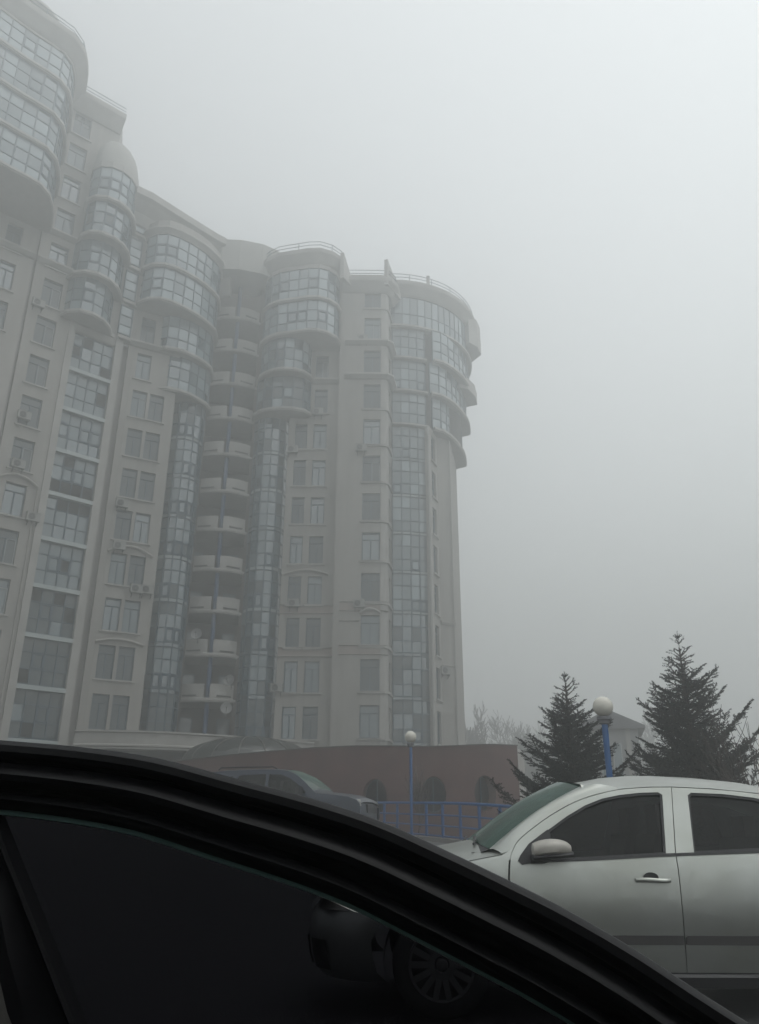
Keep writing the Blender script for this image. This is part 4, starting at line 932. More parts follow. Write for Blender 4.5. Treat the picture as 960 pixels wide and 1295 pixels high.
# ------------------------------------------------------------------ silver hatchback (local x: nose to tail, near side at -y)
def silver_car():
    C = empty('silver_car', (-.47, 6.775, 0), 'silver five-door hatchback parked side-on behind the black door frame', 'car')
    HW = .875
    def yb(x, z):      # half width of the body side at (x, z)
        y = HW
        y -= .30 * max(0, (.62 - x)) ** 1.7 * 1.05           # nose rounds in
        y -= .16 * max(0, (x - 3.55)) ** 1.6
        if z > .93: y -= (z - .93) * .43 + .012
        elif z > .80: y -= .0 + (z - .80) ** 2 * .7
        else: y -= .13 * (.80 - z) - .02 * math.sin(min(1, max(0, (z - .45) / .35)) * math.pi)
        if z < .40: y -= (.40 - z) * .22
        return y
    near = lambda x, z: Vector((x, -yb(x, z), z))
    S = M['silver']
    gut = [(1.34, .83), (1.352, .93), (1.38, 1.0), (1.44, 1.07), (1.62, 1.19), (1.80, 1.285), (1.93, 1.335), (2.06, 1.37), (2.19, 1.395), (2.38, 1.41), (2.56, 1.412), (2.84, 1.40), (3.16, 1.37), (3.5, 1.31), (3.8, 1.20)]
    fwin = [(1.425, .925), (1.44, .96), (1.50, 1.03), (1.63, 1.112), (1.78, 1.205), (1.92, 1.278), (2.05, 1.325), (2.18, 1.35), (2.32, 1.365), (2.455, 1.37), (2.475, 1.355), (2.40, .975), (1.85, .942)]
    rwin = [(2.60, .985), (2.665, 1.352), (2.69, 1.367), (2.90, 1.36), (3.12, 1.335), (3.35, 1.285), (3.46, 1.02), (3.03, 1.0)]
    g = .004
    sill = .262
    # dark body shell just under the panels so that the shut lines read as gaps
    fr = cr(gut[2:11], 5)
    def inset(poly, d): 
        cx = sum(p[0] for p in poly) / len(poly); cz = sum(p[1] for p in poly) / len(poly)
        out = []; n = len(poly); area = sum(poly[i][0] * poly[(i + 1) % n][1] - poly[(i + 1) % n][0] * poly[i][1] for i in range(n)); sg = 1 if area > 0 else -1
        for i in range(n):
            a, b_, c = Vector(poly[i - 1]), Vector(poly[i]), Vector(poly[(i + 1) % n]); e0 = (b_ - a).normalized(); e1 = (c - b_).normalized(); nn = (Vector((-e0.y, e0.x)) + Vector((-e1.y, e1.x))).normalized() * sg; out.append(tuple(b_ + nn * d))
        return out
    bs_up = [(2.56, 1.412), (2.47, .98), (2.466, .89), (2.46, .66), (2.465, .46), (2.475, sill)]
    door1 = cr(gut[:11], 4) + bs_up[1:] + [(1.50, sill), (1.40, .40), (1.345, .6)]
    # (outline follows the shut line: A-pillar, roof gutter, B-pillar, sill, front edge)
    o = panel(inset(door1, .003), [inset(fwin, -.006)], near, 'front_door', S, C, th=.03)
    bs_dn = list(reversed(bs_up))
    door2 = bs_dn + cr([(2.56, 1.412), (2.84, 1.40), (3.16, 1.37), (3.42, 1.325)], 4)[1:] + [(3.56, 1.05), (3.55, .80), (3.30, .62), (3.16, .45), (3.13, sill)]
    o2 = panel(inset(door2, .003), [inset(rwin, -.006)], near, 'rear_door', S, C, th=.03)
    arch_f = [(.88 + .365 * math.cos(R(a)), .315 + .365 * math.sin(R(a))) for a in range(-8, 189, 10)]
    fender = [(1.30, sill), (1.40, .262), (1.495, sill), (1.395, .40), (1.339, .6), (1.334, .83), (1.346, .93), (1.375, 1.0), (1.30, .965), (1.1, .93), (.9, .895), (.7, .855), (.52, .80), (.40, .74), (.36, .55), (.50, .45)] + [p for p in reversed(arch_f)] 
    fender = [(1.25, sill)] + [(1.49, sill), (1.392, .40), (1.337, .6), (1.332, .83), (1.344, .93), (1.372, 1.0), (1.30, .965), (1.1, .93), (.9, .895), (.7, .855), (.52, .80), (.46, .745), (.49, .62), (.58, .565)] + list(reversed(arch_f[:15]))
    panel(inset(fender, .002), [], near, 'front_fender', S, C, th=.03)
    arch_r = [(3.49 + .365 * math.cos(R(a)), .315 + .365 * math.sin(R(a))) for a in range(-8, 189, 10)]
    quarter = [(3.135, sill)] + list(reversed(arch_r)) + [(4.0, .30), (4.18, .45), (4.2, .9), (4.05, 1.1), (3.8, 1.2), (3.42, 1.325), (3.565, 1.05), (3.555, .80), (3.305, .62), (3.165, .45)]
    panel(quarter, [], near, 'rear_quarter', S, C, th=.03)
    # rubber seals round the windows, then the glass
    for nm, wp, rings in (('front', fwin, 1), ('rear', rwin, 1)):
        w2 = cr(wp, 1, True)
        panel(inset(wp, -.008), [inset(wp, .012)], lambda x, z: near(x, z) + Vector((0, .006, 0)), 'window_seal', M['blackplastic'], C, th=.02)
        panel(inset(wp, -.004), [], lambda x, z: near(x, z) + Vector((0, .022, 0)), 'side_window', M['carglass'], C, th=0)
    # waist strip (black) under the glass
    panel([(1.44, .915), (1.44, .928), (1.85, .948), (2.40, .978), (3.46, 1.018), (3.46, 1.0), (2.40, .960), (1.85, .930)], [], lambda x, z: near(x, z) - Vector((0, .006, 0)), 'belt_moulding', M['blackplastic'], C, th=.02)
    # side rub strips, chrome sill line
    for x0, x1 in ((1.42, 2.455), (2.472, 3.13)):
        q = [(x0, .435), (x0, .475), (x0 + .01, .485), (x1, .485), (x1, .430), (x0 + .01, .430)]; panel(q, [], lambda x, z: near(x, z) - Vector((0, .014, 0)), 'rub_strip', M['blacktrim'], C, th=.02)
    panel([(1.3, .235), (1.3, .255), (3.1, .255), (3.1, .235)], [], lambda x, z: near(x, z) - Vector((0, .004, 0)), 'sill_strip', M['chrome'], C, th=.03)
    b = MB(); rows = [[(x, -yb(x, .26) + .01, .235), (x, -yb(x, .26) + .03, .17), (x, -yb(x, .26) + .15, .16)] for x in [1.26 + .1 * i for i in range(19)]]; b.grid(rows); b.build('sill', M['blackplastic'], C)
    # inner dark liner behind the shut lines
    liner = [(1.30, .27)] + cr(gut[:14], 2) + [(3.6, .9), (3.1, .27)]
    panel([(p[0], p[1] - .006) for p in inset(liner, .012)], [inset(fwin, -.02), inset(rwin, -.02)], lambda x, z: near(x, z) + Vector((0, .034, 0)), 'door_liner', M['seam'], C, th=.0)
    # handles
    for hx in (2.285, 3.28):
        b = MB(); pts = []
        n = 12
        for i in range(n + 1):
            u = i / n; x = hx - .115 + .23 * u; e = math.sin(math.pi * min(1, u * 1.02)) ** .35; y = -yb(x, .815) - .012 - .028 * e
            pts.append((x, y, .815 + .003 * math.sin(u * 6)))
        rows = [[(p[0], p[1] + .012 * math.cos(t), p[2] + .014 * math.sin(t)) for t in [2 * math.pi * k / 10 for k in range(10)]] for p in pts]; b.grid(rows, close=True); b.quad(*rows[0]); b.quad(*rows[-1]); hd_ = b.build('door_handle', S, C, True)
        b = MB(); b.lathe([(.050, 0), (.046, .004), (.03, .007), (.001, .008)], 20, (0, 0, 0), 'y'); b.v = [(hx - .01 + v[0], -yb(hx, .82) - .007 + v[1], .832 + v[2] * .62) for v in b.v]; b.build('handle_recess', M['dash'], hd_, True)
    # top surface: bonnet, windscreen, roof, as lofts between the two gutter lines
    def edge(x):      # (half width, z) of the gutter / bonnet edge at x
        pts = [(-.0, .60), (.05, .66), (.12, .71), (.25, .755), (.38, .765), (.52, .803), (.7, .858), (.9, .898), (1.1, .933), (1.30, .968), (1.38, 1.003), (1.44, 1.073), (1.62, 1.193), (1.80, 1.288), (1.93, 1.338), (2.06, 1.373), (2.19, 1.398), (2.38, 1.413), (2.56, 1.415), (2.84, 1.403), (3.16, 1.373), (3.5, 1.313), (3.8, 1.20), (4.05, 1.10), (4.2, .9)]
        z = lin(pts, x); return yb(x, z) + .0, z
    def loft(xs, fr_, zc, name, m_, crown, n=14, e_in=0.0, dz=0.0):
        rows = []
        for x in xs:
            hw, z = edge(x); hw -= e_in
            rows.append([(x, hw * (2 * j / n - 1), z + dz + crown(x, 2 * j / n - 1)) for j in range(n + 1)])
        b = MB(); b.grid(rows); return b.build(name, m_, C, True)
    # bonnet
    def cb(x, u): return (.098 + .01 * x) * (1 - abs(u) ** 2.6) + .012 * math.exp(-((abs(u) - .72) / .12) ** 2)
    loft([.02, .06, .12, .2, .3, .38, .5, .6, .7,   .8, .9, 1.0, 1.1, 1.17], None, None, 'bonnet', S, lambda x, u: cb(x, u) * min(1, .35 + x * 2))
    # body side frame (A-pillar and cant rail) + windscreen + roof, sharing one surface
    xt = [1.05, 1.15, 1.25, 1.33, 1.40, 1.50, 1.62, 1.75, 1.88, 2.0, 2.12, 2.25, 2.4, 2.6, 2.8, 3.0, 3.2, 3.4, 3.6]
    # windscreen border in plan: x of the base (ub) and the header for a lateral position u
    def base_x(u): return 1.235 - .07 * (1 - u * u) + .04 * abs(u) ** 3
    def head_x(u): return 1.965 - .10 * (1 - u * u)
    def ztop(x, u):      # roof skin
        hw, z = edge(x); return z + (.115 if x > 1.9 else .115) * (1 - abs(u) ** 2.4) * min(1, max(.3, (x - 1.0) / .9))
    uS = .80
    zb_, zh_ = 1.055, 1.475
    def screen(u, t):      # t from base to header
        x = base_x(u) + (head_x(u) - base_x(u)) * t; z = (zb_ - .085 * u * u * 1.0) + (zh_ - .085 * u * u - (zb_ - .085 * u * u)) * t + .035 * math.sin(math.pi * t)
        hw = .80 - .155 * t; return Vector((x, u / uS * hw * .93, z))
    b = MB(); b.grid([[screen(uS * (2 * j / 16 - 1), t / 10) for j in range(17)] for t in range(11)]); b.build('windscreen', M['windshield'], C, True)
    # A-pillars: from screen side edge to gutter line
    for sgn in (-1, 1):
        b = MB(); rows = []
        gx = cr(gut[1:9], 4)
        for i in range(25):
            t = i / 24; sp_ = screen(uS, t * 1.0); gi = t * (len(gx) - 1); k = min(len(gx) - 2, int(gi)); fr_ = gi - k; gp = (gx[k][0] * (1 - fr_) + gx[k + 1][0] * fr_, gx[k][1] * (1 - fr_) + gx[k + 1][1] * fr_)
            a = Vector((sp_.x, abs(sp_.y) * 1, sp_.z)); c = Vector((gp[0], yb(gp[0], gp[1]), gp[1] + .002)); mid = (a + c) / 2 + Vector((-.01, .012, .022))
            rows.append([(a.x, sgn * a.y, a.z), ((a.x * .5 + mid.x * .5), sgn * (a.y * .5 + mid.y * .5), a.z * .5 + mid.z * .5 + .006), (mid.x, sgn * mid.y, mid.z), ((c.x * .5 + mid.x * .5), sgn * (c.y * .5 + mid.y * .5), c.z * .5 + mid.z * .5 + .006), (c.x, sgn * c.y, c.z)])
        b.grid(rows); b.build('front_pillar', S, C, True)
        # scuttle corner between bonnet and pillar
        b = MB(); e = [edge(x) for x in (1.16, 1.22, 1.28, 1.34)]; rows = []
        for x, (hw, z) in zip((1.16, 1.22, 1.28, 1.345), e):
            s0 = screen(uS, 0); yi = abs(s0.y) - .02; rows.append([(x, sgn * (yi + (hw - yi) * q / 3), z + cb(x, (yi + (hw - yi) * q / 3) / hw) * (.75 + .25 * q / 3) * (1 - q / 3 * .2)) for q in range(4)])
        b.grid(rows); b.build('bonnet_corner', S, C, True)
    # scuttle (black), wipers
    b = MB(); b.grid([[(base_x(uS * u) - dx, u * .745, z_ - .085 * (uS * u) ** 2) for u in [j / 8 - 1 for j in range(17)]] for dx, z_ in ((0.0, 1.052), (.05, 1.035), (.12, 1.03))]); b.build('scuttle', M['blackplastic'], C, True)
    for y0, y1 in ((-.62, -.05), (.08, .62)):
        b = MB(); b.tube([(base_x(uS * y0) - .05, y0, 1.03), (base_x(0) + .02, (y0 + y1) / 2, 1.068), (base_x(.3) + .03, y1, 1.075)], .008, 6); b.tube([(base_x(.3) - .01, y0 + .1, 1.05), (base_x(0) + .05, y1 - .02, 1.085)], .006, 5); b.build('wiper', M['blackplastic'], C)
    # roof
    xs = [1.70, 1.74, 1.80, 1.88, 1.96, 2.06, 2.19, 2.38, 2.56, 2.84, 3.16, 3.5, 3.75]
    n = 20; rows = []
    for x in xs:
        row = []
        for j in range(n + 1):
            u = 2 * j / n - 1; xx = max(x, head_x(u * uS) + .004) if x < 1.97 else x
            hw, z = edge(xx); sc_ = screen(u * uS, 1.0); zr = z + .02 * (1 - u ** 8) + .088 * (1 - abs(u) ** 2.3)
            if x < 1.97: 
                f_ = min(1, (xx - head_x(u * uS)) / .2); zr = zr * f_ + (max(sc_.z, z)) * (1 - f_) if abs(u) < .97 else z + .002
            row.append((xx, hw * u, zr if abs(u) < .999 else z))
        rows.append(row)
    b = MB(); b.grid(rows); b.build('roof', S, C, True)
    b = MB(); b.grid([[(x, u * yb(x, min(z, 1.2)) * .93, z - .1 * u * u) for u in [j / 6 - 1 for j in range(13)]] for x, z in ((3.75, 1.40), (3.95, 1.2), (4.12, .98))]); b.build('rear_window', M['carglass'], C, True)
    b = MB(); b.grid([[(x + .02 - .12 * u * u, u * .84, z) for u in [j / 6 - 1 for j in range(13)]] for x, z in ((4.12, .98), (4.2, .8), (4.22, .5), (4.15, .3))]); b.build('tailgate', S, C, True)
    # front bumper and nose
    b = MB(); rows = []
    for z, xo, hw in ((.20, .10, .76), (.26, .03, .80), (.34, .005, .825), (.44, -.01, .845), (.55, .0, .852), (.62, .03, .85), (.70, .09, .83), (.75, .15, .80)):
        row = []
        for j in range(41):
            u = j / 20 - 1; a = abs(u); x = xo + .62 * max(0, a - .35) ** 2.2 * 1.35; y = math.copysign(min(a * 1.06, 1) ** .92, u) * (hw - (1 - min(1, a * 1.0)) * 0); 
            if a > .88: x = xo + .62 * .53 ** 2.2 * 1.35 + (a - .88) * (2.3 if z > .5 else 1.9)
            row.append((x, y, z))
        rows.append(row)
    b.grid(rows); b.build('front_bumper', S, C, True)
    b = MB(); b.grid([[(p[0] - .012, p[1] * 1.01, p[2] - .005) for p in r_[12:29]] for r_ in rows[1:4]]); b.build('lower_grille', M['blackplastic'], C, True)
    b = MB(); b.grid([[(p[0] - .010, p[1] * 1.012, p[2]) for p in r_[4:9]] for r_ in rows[1:4]]); b.build('fog_light_surround', M['blackplastic'], C, True)
    for sl_ in (slice(2, 9), slice(32, 39)):
        b = MB(); b.grid([[(p[0] - .012, p[1] * 1.005, p[2]) for p in r_[sl_]] for r_ in rows[5:8]]); b.build('headlight', M['headlight'], C, True)
    # mirror
    def mirror(sgn):
        q = MB(); q.v = []
        prof = []
        L_ = .25
        for i in range(13):
            u = i / 12; x = 1.49 + L_ * u; top = .100 * math.sin(math.pi * min(1, (u * .80 + .16))) ** .32; dep = .085 * math.sin(math.pi * (u * .8 + .14)) ** .6
            row = []
            for k in range(14):
                a = 2 * math.pi * k / 14; cz = .958 + (0.0 + top * .5); row.append((x, -(HW + .085 + dep * math.cos(a)), cz + top * .5 * math.sin(a) + .02 * u - (.01 if math.sin(a) < 0 else 0)))
            prof.append(row)
        q.grid(prof, close=True); q.quad(*prof[0]); q.quad(*prof[-1])
        q.v = [(v[0], sgn * -v[1] * -1 if sgn > 0 else v[1], v[2]) for v in q.v]
        if sgn > 0: q.v = [(v[0], abs(v[1]), v[2]) for v in q.v]
        o = q.build('mirror', M['silver_trim'], C, True)
        k_ = MB(); k_.grid([[(1.49 + .262 * u - .004, sgn * (HW + .085 + .088 * math.sin(math.pi * (u * .8 + .14)) ** .6 * c), z_ + .02 * u) for c in (-1, -.4, .4, 1)] + [] for u in (0, .25, .5, .75, 1) for z_ in ((.948,))])
        rows_ = [[(1.488 + .265 * u, sgn * (HW + .085 + .09 * math.sin(math.pi * (u * .8 + .14)) ** .6 * math.cos(a)), .952 + .02 * u + .020 * math.sin(a)) for a in [2 * math.pi * t / 12 for t in range(12)]] for u in [i / 8 for i in range(9)]]
        k_ = MB(); k_.grid(rows_, close=True); k_.quad(*rows_[0]); k_.quad(*rows_[-1]); k_.build('mirror_base', M['blackplastic'], o, True)
    mirror(-1); mirror(1)
    panel([(1.405, .93), (1.425, .965), (1.49, 1.035), (1.63, 1.125), (1.645, 1.10), (1.63, .94), (1.5, .915), (1.43, .905)], [], lambda x, z: near(x, z) - Vector((0, .010, 0)), 'mirror_triangle', M['blackplastic'], C, th=.03)
    b = MB(); b.bar((1.53, -HW + .02, .935), (1.56, -HW - .10, .955), .09, .05, (1, 0, 0)); b.build('mirror_arm', M['blackplastic'], C)
    # far side, simple mirrored skins
    far = lambda x, z: Vector((x, yb(x, z), z))
    panel(list(door1), [fwin], far, 'far_front_door', S, C, th=-.03); panel(list(door2), [rwin], far, 'far_rear_door', S, C, th=-.03)
    panel(fender, [], far, 'far_fender', S, C, th=-.03); panel(quarter, [], far, 'far_quarter', S, C, th=-.03)
    panel(fwin, [], lambda x, z: far(x, z) - Vector((0, .02, 0)), 'side_window', M['carglass'], C, th=0); panel(rwin, [], lambda x, z: far(x, z) - Vector((0, .02, 0)), 'side_window', M['carglass'], C, th=0)
    # interior
    b = MB(); b.box((1.38, 0, .80), .36, 1.4, .16); b.box((2.5, 0, .25), 3.0, 1.5, .06); b.box((1.15, 0, .55), .3, 1.4, .6); b.build('dashboard', M['dash'], C)
    for y in (-.36, .36):
        b = MB(); b.box((2.15, y, .45), .52, .48, .18); b.bar((2.36, y, .5), (2.50, y, 1.10), .14, .46, (1, 0, 0)); b.box((2.53, y, 1.20), .10, .26, .2); b.build('front_seat', M['seat'], C)
    b = MB(); b.box((3.0, 0, .45), .5, 1.25, .18); b.bar((3.28, 0, .5), (3.42, 0, 1.08), .14, 1.25, (1, 0, 0)); b.box((3.45, -.35, 1.16), .09, .24, .16); b.box((3.45, .35, 1.16), .09, .24, .16); b.build('rear_seat', M['seat'], C)
    b = MB(); b.tube([(1.66 + .07 * math.cos(R(a)), -.36 + .18 * math.sin(R(a)), .93 + .16 * math.cos(R(a))) for a in range(0, 361, 20)], .014, 6, False); b.build('steering_wheel', M['dash'], C)
    b = MB(); 
    b.grid([[(.88 + .37 * math.cos(R(a)), y, .315 + .37 * math.sin(R(a))) for a in range(-10, 191, 10)] for y in (-.83, -.5)]); b.grid([[(3.49 + .37 * math.cos(R(a)), y, .315 + .37 * math.sin(R(a))) for a in range(-10, 191, 10)] for y in (-.83, -.5)]); b.build('wheel_arch_liner', M['seam'], C)
    for x in (.88, 3.49):
        for s_ in (-1, 1): wheel(C, x, s_ * .76, .315, .315, 0, s_)
    b = MB(); b.box((2.1, 0, .24), 2.9, 1.35, .08); b.build('underbody', M['seam'], C)
silver_car()
# ------------------------------------------------------------------ grey-blue SUV (local x: tail to nose, near side at -y)
def suv():
    pz = P(-5.9, 22.8); C = empty('suv', (0, 0, 0), 'dark blue-grey off-road car with roof rails parked before the pink wall', 'car')
    HW = .92; S = M['suvpaint']
    def yb(x, z):
        y = HW - .12 * max(0, x - 4.0) ** 1.5 - .10 * max(0, .5 - x) ** 1.5
        if z > 1.08: y -= (z - 1.08) * .30 + .02
        elif z < .45: y -= (.45 - z) * .2
        return y
    near = lambda x, z: Vector((x, -yb(x, z), z)); far = lambda x, z: Vector((x, yb(x, z), z))
    roofl = [(.10, 1.10), (.22, 1.45), (.38, 1.68), (.75, 1.735), (1.5, 1.755), (2.2, 1.75), (2.65, 1.71), (3.0, 1.56), (3.38, 1.26), (3.52, 1.14)]
    w1 = [(.45, 1.18), (.52, 1.56), (1.12, 1.60), (.88, 1.30), (.76, 1.18)]; w2 = [(1.02, 1.17), (1.28, 1.60), (1.40, 1.625), (2.06, 1.635), (2.10, 1.15)]; w3 = [(2.17, 1.15), (2.14, 1.635), (2.5, 1.62), (2.72, 1.54), (2.98, 1.38), (3.22, 1.20), (3.24, 1.14)]
    af = [(3.82 + .46 * math.cos(R(a)), .40 + .46 * math.sin(R(a))) for a in range(-4, 185, 9)]; ar = [(1.0 + .46 * math.cos(R(a)), .40 + .46 * math.sin(R(a))) for a in range(-4, 185, 9)]
    body = cr(roofl, 4) + [(3.55, 1.13), (4.0, 1.10), (4.4, 1.05), (4.62, .97), (4.70, .88), (4.72, .60), (4.66, .42), (4.3, .40)] + af + [(3.3, .40), (1.5, .40)] + ar + [(.5, .42), (.12, .45), (.06, .8)]
    for fn, t in ((near, .03), (far, -.03)): panel(body, [w1, w2, w3], fn, 'body_side' if t > 0 else 'far_body_side', S, C, th=t, step=.14)
    for wd in (w1, w2, w3):
        panel(wd, [], lambda x, z: near(x, z) + Vector((0, .02, 0)), 'side_window', M['carglass'], C, th=0, step=.3); panel(wd, [], lambda x, z: far(x, z) - Vector((0, .02, 0)), 'side_window', M['carglass'], C, th=0, step=.3)
    def top(xs, n_, m_, cz):
        rows = []
        for x in xs:
            z = lin(roofl + [(4.0, 1.10), (4.4, 1.05), (4.62, .97), (4.70, .88)], x); hw = yb(x, z); rows.append([(x, hw * u, z + cz * (1 - abs(u) ** 2.5)) for u in [j / 8 - 1 for j in range(17)]])
        b = MB(); b.grid(rows); return b.build(n_, m_, C, True)
    top([.38, .55, .75, 1.1, 1.5, 2.2, 2.45, 2.62], 'roof', S, .05); top([2.62, 2.65, 2.8, 3.0, 3.2, 3.38, 3.45], 'windscreen', M['windshield'], .05); top([3.45, 3.55, 3.8, 4.0, 4.2, 4.4, 4.55, 4.62, 4.70], 'bonnet', S, .07)
    top([.10, .16, .22, .3, .38], 'rear_window', M['carglass'], .04)
    b = MB(); b.grid([[(4.72 - .18 * abs(u) ** 3 + dx, u * (HW - .08), z) for u in [j / 8 - 1 for j in range(17)]] for z, dx in ((.90, 0), (.80, .03), (.62, .06), (.45, .04), (.35, -.04))]); b.build('front_bumper', S, C, True)
    b = MB(); b.box((4.745, 0, .78), .06, .8, .2); b.build('grille', M['blackplastic'], C)
    b = MB(); b.box((.07, 0, .8), .1, 1.7, .8); b.build('tailgate', S, C)
    for s_ in (-1, 1):
        b = MB(); b.grid([[(4.52 + .19 * t - .03 * a, s_ * (HW - .015 - .10 * t - .0 * a - .14 * max(0, 4.5 + .19 * t - 4.0) ** 1.5 + .02), .83 + .16 * a) for t in (0, .35, .7, 1)] for a in (0, .5, 1)]); b.build('headlight', M['headlight'], C, True)
        
        b = MB(); b.tube([(.6, s_ * .62, 1.77), (.68, s_ * .64, 1.83), (2.2, s_ * .64, 1.83), (2.32, s_ * .62, 1.77)], .022, 6); b.build('roof_rail', M['blackplastic'], C)
        b = MB(); b.box((3.12, s_ * (HW + .10), 1.20), .12, .22, .19); b.bar((3.15, s_ * (HW - .05), 1.13), (3.13, s_ * (HW + .05), 1.16), .05, .05, (1, 0, 0)); b.build('mirror', M['blackplastic'], C)
        for x in (1.0, 3.82): wheel(C, x, s_ * .80, .38, .38, 1, s_, .24)
    b = MB(); b.tube([(2.02, -HW - .03, 1.04), (2.08, -HW - .05, 1.045), (2.2, -HW - .05, 1.045), (2.26, -HW - .03, 1.04)], .015, 6); b.build('door_handle', M['chrome'], C)
    b = MB(); b.box((2.9, 0, .9), .4, 1.5, .3); b.box((2.2, 0, .4), 4.2, 1.4, .1)
    for x in (1.3, 2.1):
        for y in (-.4, .4): b.box((x, y, 1.0), .14, .5, .7); b.box((x - .02, y, 1.43), .1, .26, .18)
    b.build('interior', M['seat'], C)
    rz = R(-17); nose = P(-1.15, 21.6); d = Vector((math.cos(rz), math.sin(rz))); perp = Vector((-d.y, d.x)); o = nose - d * 4.75 + perp * .9
    C.location = (o.x, o.y, gz(o.x + 2.2, o.y - .7) - .22); C.rotation_euler = (R(0), 0, rz)
suv()
# ------------------------------------------------------------------ the photographer's own dark car: open door, and an unseen cabin added to shade it
def own_car():
    C = empty('black_car', (0, -.6, 0), 'black car in the foreground, door open with curved frame and tinted glass', 'car'); oy = .6
    def add(b, name, m_, par=None, sm=False):
        if par is None: b.v = [(v[0], v[1] + oy, v[2]) for v in b.v]; par = C
        return b.build(name, m_, par, sm)
    b = MB(); b.grid([[(x, y, 1.43 - .03 * abs(x / 1.1) ** 3 - .05 * max(0, -y - .6)) for x in (-1.3, -1.0, -.6, 0, .6, 1.0, 1.3)] for y in (.16, .0, -.4, -.9, -1.4)]); b.grid([[(x, y, 1.40 - .03 * abs(x / 1.1) ** 3 - .05 * max(0, -y - .6)) for x in (-1.3, -1.0, -.6, 0, .6, 1.0, 1.3)] for y in (.16, .0, -.4, -.9, -1.4)]); b.bar((-1.3, .17, 1.40), (1.3, .17, 1.40), .05, .06, (0, 1, 0)); add(b, 'roof', M['headliner'])  # unseen roof, added to shade the door and its glass
    b = MB(); b.box((0, -.65, .30), 2.8, 1.5, .08); add(b, 'floor', M['headliner'])
    b = MB(); b.box((0, -1.42, .85), 2.8, .06, 1.15); add(b, 'shade_side', M['headliner'])  # unseen, added to darken what the door glass reflects
    b = MB(); b.box((-1.32, -.65, .9), .08, 1.5, 1.1); b.box((1.32, -.65, .9), .08, 1.5, 1.1); add(b, 'shade_bulkhead', M['headliner'])
    b = MB(); b.box((0, .1, .28), 2.8, .12, .18); add(b, 'sill', M['owntrim'])
    for x in (-.5, .45):
        b = MB(); b.box((x, -.75, .5), .5, .5, .3); b.bar((x - .25, -.75, .6), (x - .38, -.75, 1.15), .14, .5, (1, 0, 0)); add(b, 'seat', M['headliner'])
    b = MB(); b.grid([[(x, y, z) for x in (.78, 1.1, 1.5, 1.9)] for y, z in ((-.1, .98), (.5, .95), (.78, .9), (.86, .7), (.86, .25))]); add(b, 'front_fender', M['owntrim'], sm=True)
    # the door
    y0 = .80
    out = [(-1.15, .02), (-.8, .062), (-.55, .08), (-.403, .0835), (-.357, .0805), (-.281, .0745), (-.209, .0655), (-.134, .0505), (-.06, .0305), (0, .0105), (.06, -.0155), (.121, -.0465), (.165, -.0705), (.22, -.103), (.273, -.136), (.33, -.170), (.40, -.212), (.52, -.285), (.70, -.40)]
    def off2(pts, d):
        o = []
        for i, p in enumerate(pts):
            a = Vector(pts[max(0, i - 1)]); c = Vector(pts[min(len(pts) - 1, i + 1)]); t = (c - a).normalized(); n = Vector((t.y, -t.x)); o.append((p[0] + n.x * d, p[1] + n.y * d))
        return o
    out = [(x, z + .011 * sstep(.02, .24, x) - .004 * math.exp(-((x + .12) / .07) ** 2)) for x, z in out]; out = cr(out, 4)
    # profile: (distance inwards from the outer edge, distance towards the camera)
    prof = [(0.0, -.03), (-.003, .0), (-.002, .010), (.003, .016), (.010, .017), (.015, .012), (.018, .004), (.0215, .002), (.025, .008), (.029, .015), (.034, .018), (.040, .016), (.0445, .008), (.048, .002), (.053, .0), (.056, .006), (.060, .009), (.064, .006), (.067, .0), (.071, -.004), (.075, -.03)]
    wfac = lambda x: .80 + .24 * sstep(-.45, .15, x)
    rows = []
    for d, e in prof:
        q = [off2(out, d * 1.0)[i] for i in range(len(out))]; rows.append(q)
    rows3 = [[(out[i][0] + (rows[k][i][0] - out[i][0]) * wfac(out[i][0]), y0 - prof[k][1], EYE + out[i][1] + (rows[k][i][1] - out[i][1]) * wfac(out[i][0])) for k in range(len(prof))] for i in range(len(out))]
    D = empty('door', (0, oy, 0), parent=C)
    def addd(b, name, m_, sm=False):
        return b.build(name, m_, D, sm)
    b = MB(); b.grid(rows3); addd(b, 'door_frame', M['owntrim'], True)
    ed = [(rows3[i][-3][0], rows3[i][-3][2]) for i in range(len(out))]      # lower edge of the frame
    gl = [(p[0], p[1] - .0048) for p in ed]
    b = MB(); rows = [[(p[0], y0 + .010, p[1] + .006), (p[0], y0 + .004, p[1] + .001), (p[0], y0 + .004, p[1] - .003), (p[0], y0 + .010, p[1] - .004)] for p in gl]
    b.grid(rows); addd(b, 'glass_edge', M['glassedge'], True)
    b = MB(); b.grid([[(p[0], y0 + .012, p[1] - .002) for p in gl], [(p[0] + .02, y0 + .02, .95) if p[1] > .96 else (p[0] + .02, y0 + .02, p[1] - .06) for p in gl], [(p[0] + .03, y0 + .03, .70 if p[1] > .75 else p[1] - .1) for p in gl]]); 
    # main tinted pane right of the divider, lighter quarter pane left of it
    def xd(z): return -.345 + (1.09 - z) * .60        # divider right edge
    b = MB(); top_ = [p for p in gl if p[0] > xd(p[1]) - .002]; 
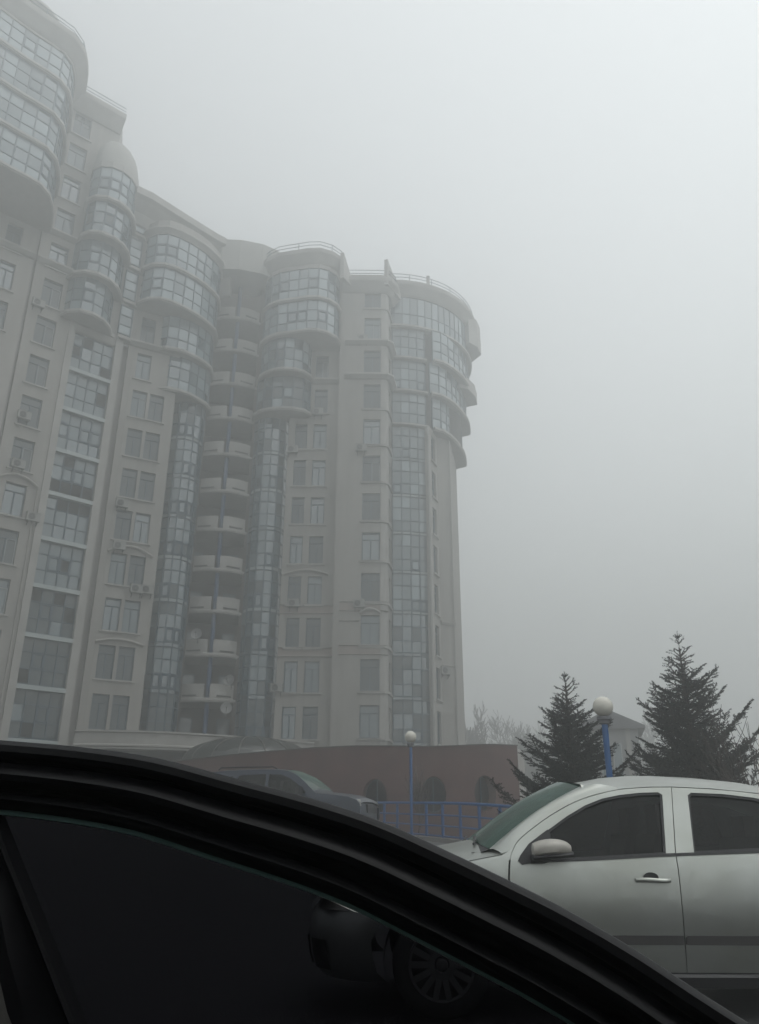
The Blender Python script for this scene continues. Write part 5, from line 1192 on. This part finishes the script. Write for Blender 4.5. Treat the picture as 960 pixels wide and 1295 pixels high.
    rows = [[(max(p[0], xd(p[1] + (.66 - p[1]) * t)) - .012 if p[0] < .0 else p[0], y0 + .012 + .02 * t, p[1] + (.66 - p[1]) * t) for p in top_] for t in [i / 8 for i in range(9)]]
    b.grid(rows); addd(b, 'window_glass', M['owntint'], True)
    b = MB(); top_ = [p for p in gl if p[0] < xd(p[1]) + .02]
    rows = [[(min(p[0] if i < len(top_) - 1 else 9, xd(p[1] + (.66 - p[1]) * t) - .035), y0 + .012 + .02 * t, p[1] + (.66 - p[1]) * t) for i, p in enumerate(top_)] for t in [i / 8 for i in range(9)]]
    b.grid(rows); addd(b, 'quarter_glass', M['owntint2'], True)
    b = MB(); rows = []
    for i in range(12):
        z = 1.115 - .48 * i / 11; x = xd(z); w_ = .014 + .046 * min(1, i / 3.5); rows.append([(x, y0 + .012, z), (x - .004, y0 - .004, z), (x - .008, y0 - .006, z), (x - .012, y0 + .002, z), (x - .2 * w_ - .010, y0 + .002, z), (x - .7 * w_, y0 - .006, z), (x - w_ + .002, y0 - .003, z), (x - w_, y0 + .012, z)])
    b.grid(rows); addd(b, 'divider_bar', M['ownrubber'], True)
    b = MB(); b.grid([[(x, y, z) for x in (-1.1, -.5, 0, .5, .8, 1.05)] for y, z in ((y0 + .06, .70), (y0 - .02, .72), (y0 - .06, .66), (y0 - .05, .3), (y0 + .06, .25), (y0 + .10, .5), (y0 + .06, .70))]); addd(b, 'door_panel', M['owntrim'], True)
own_car()
# ------------------------------------------------------------------ haze
b = MB(); b.box((0, 90, 33.2), 420, 330, 68.4); hz = b.build('haze', []); hz.data.materials.clear()
HM = bpy.data.materials.new('haze'); HM.use_nodes = True; n = HM.node_tree.nodes; n.clear(); o_ = n.new('ShaderNodeOutputMaterial'); pv = n.new('ShaderNodeVolumePrincipled')
pv.inputs['Color'].default_value = (*HAZE_COLOR, 1); pv.inputs['Density'].default_value = HAZE_DENSITY; pv.inputs['Anisotropy'].default_value = HAZE_ANISO
HM.node_tree.links.new(pv.outputs[0], o_.inputs['Volume']); hz.data.materials.append(HM); tag(hz, kind='stuff')
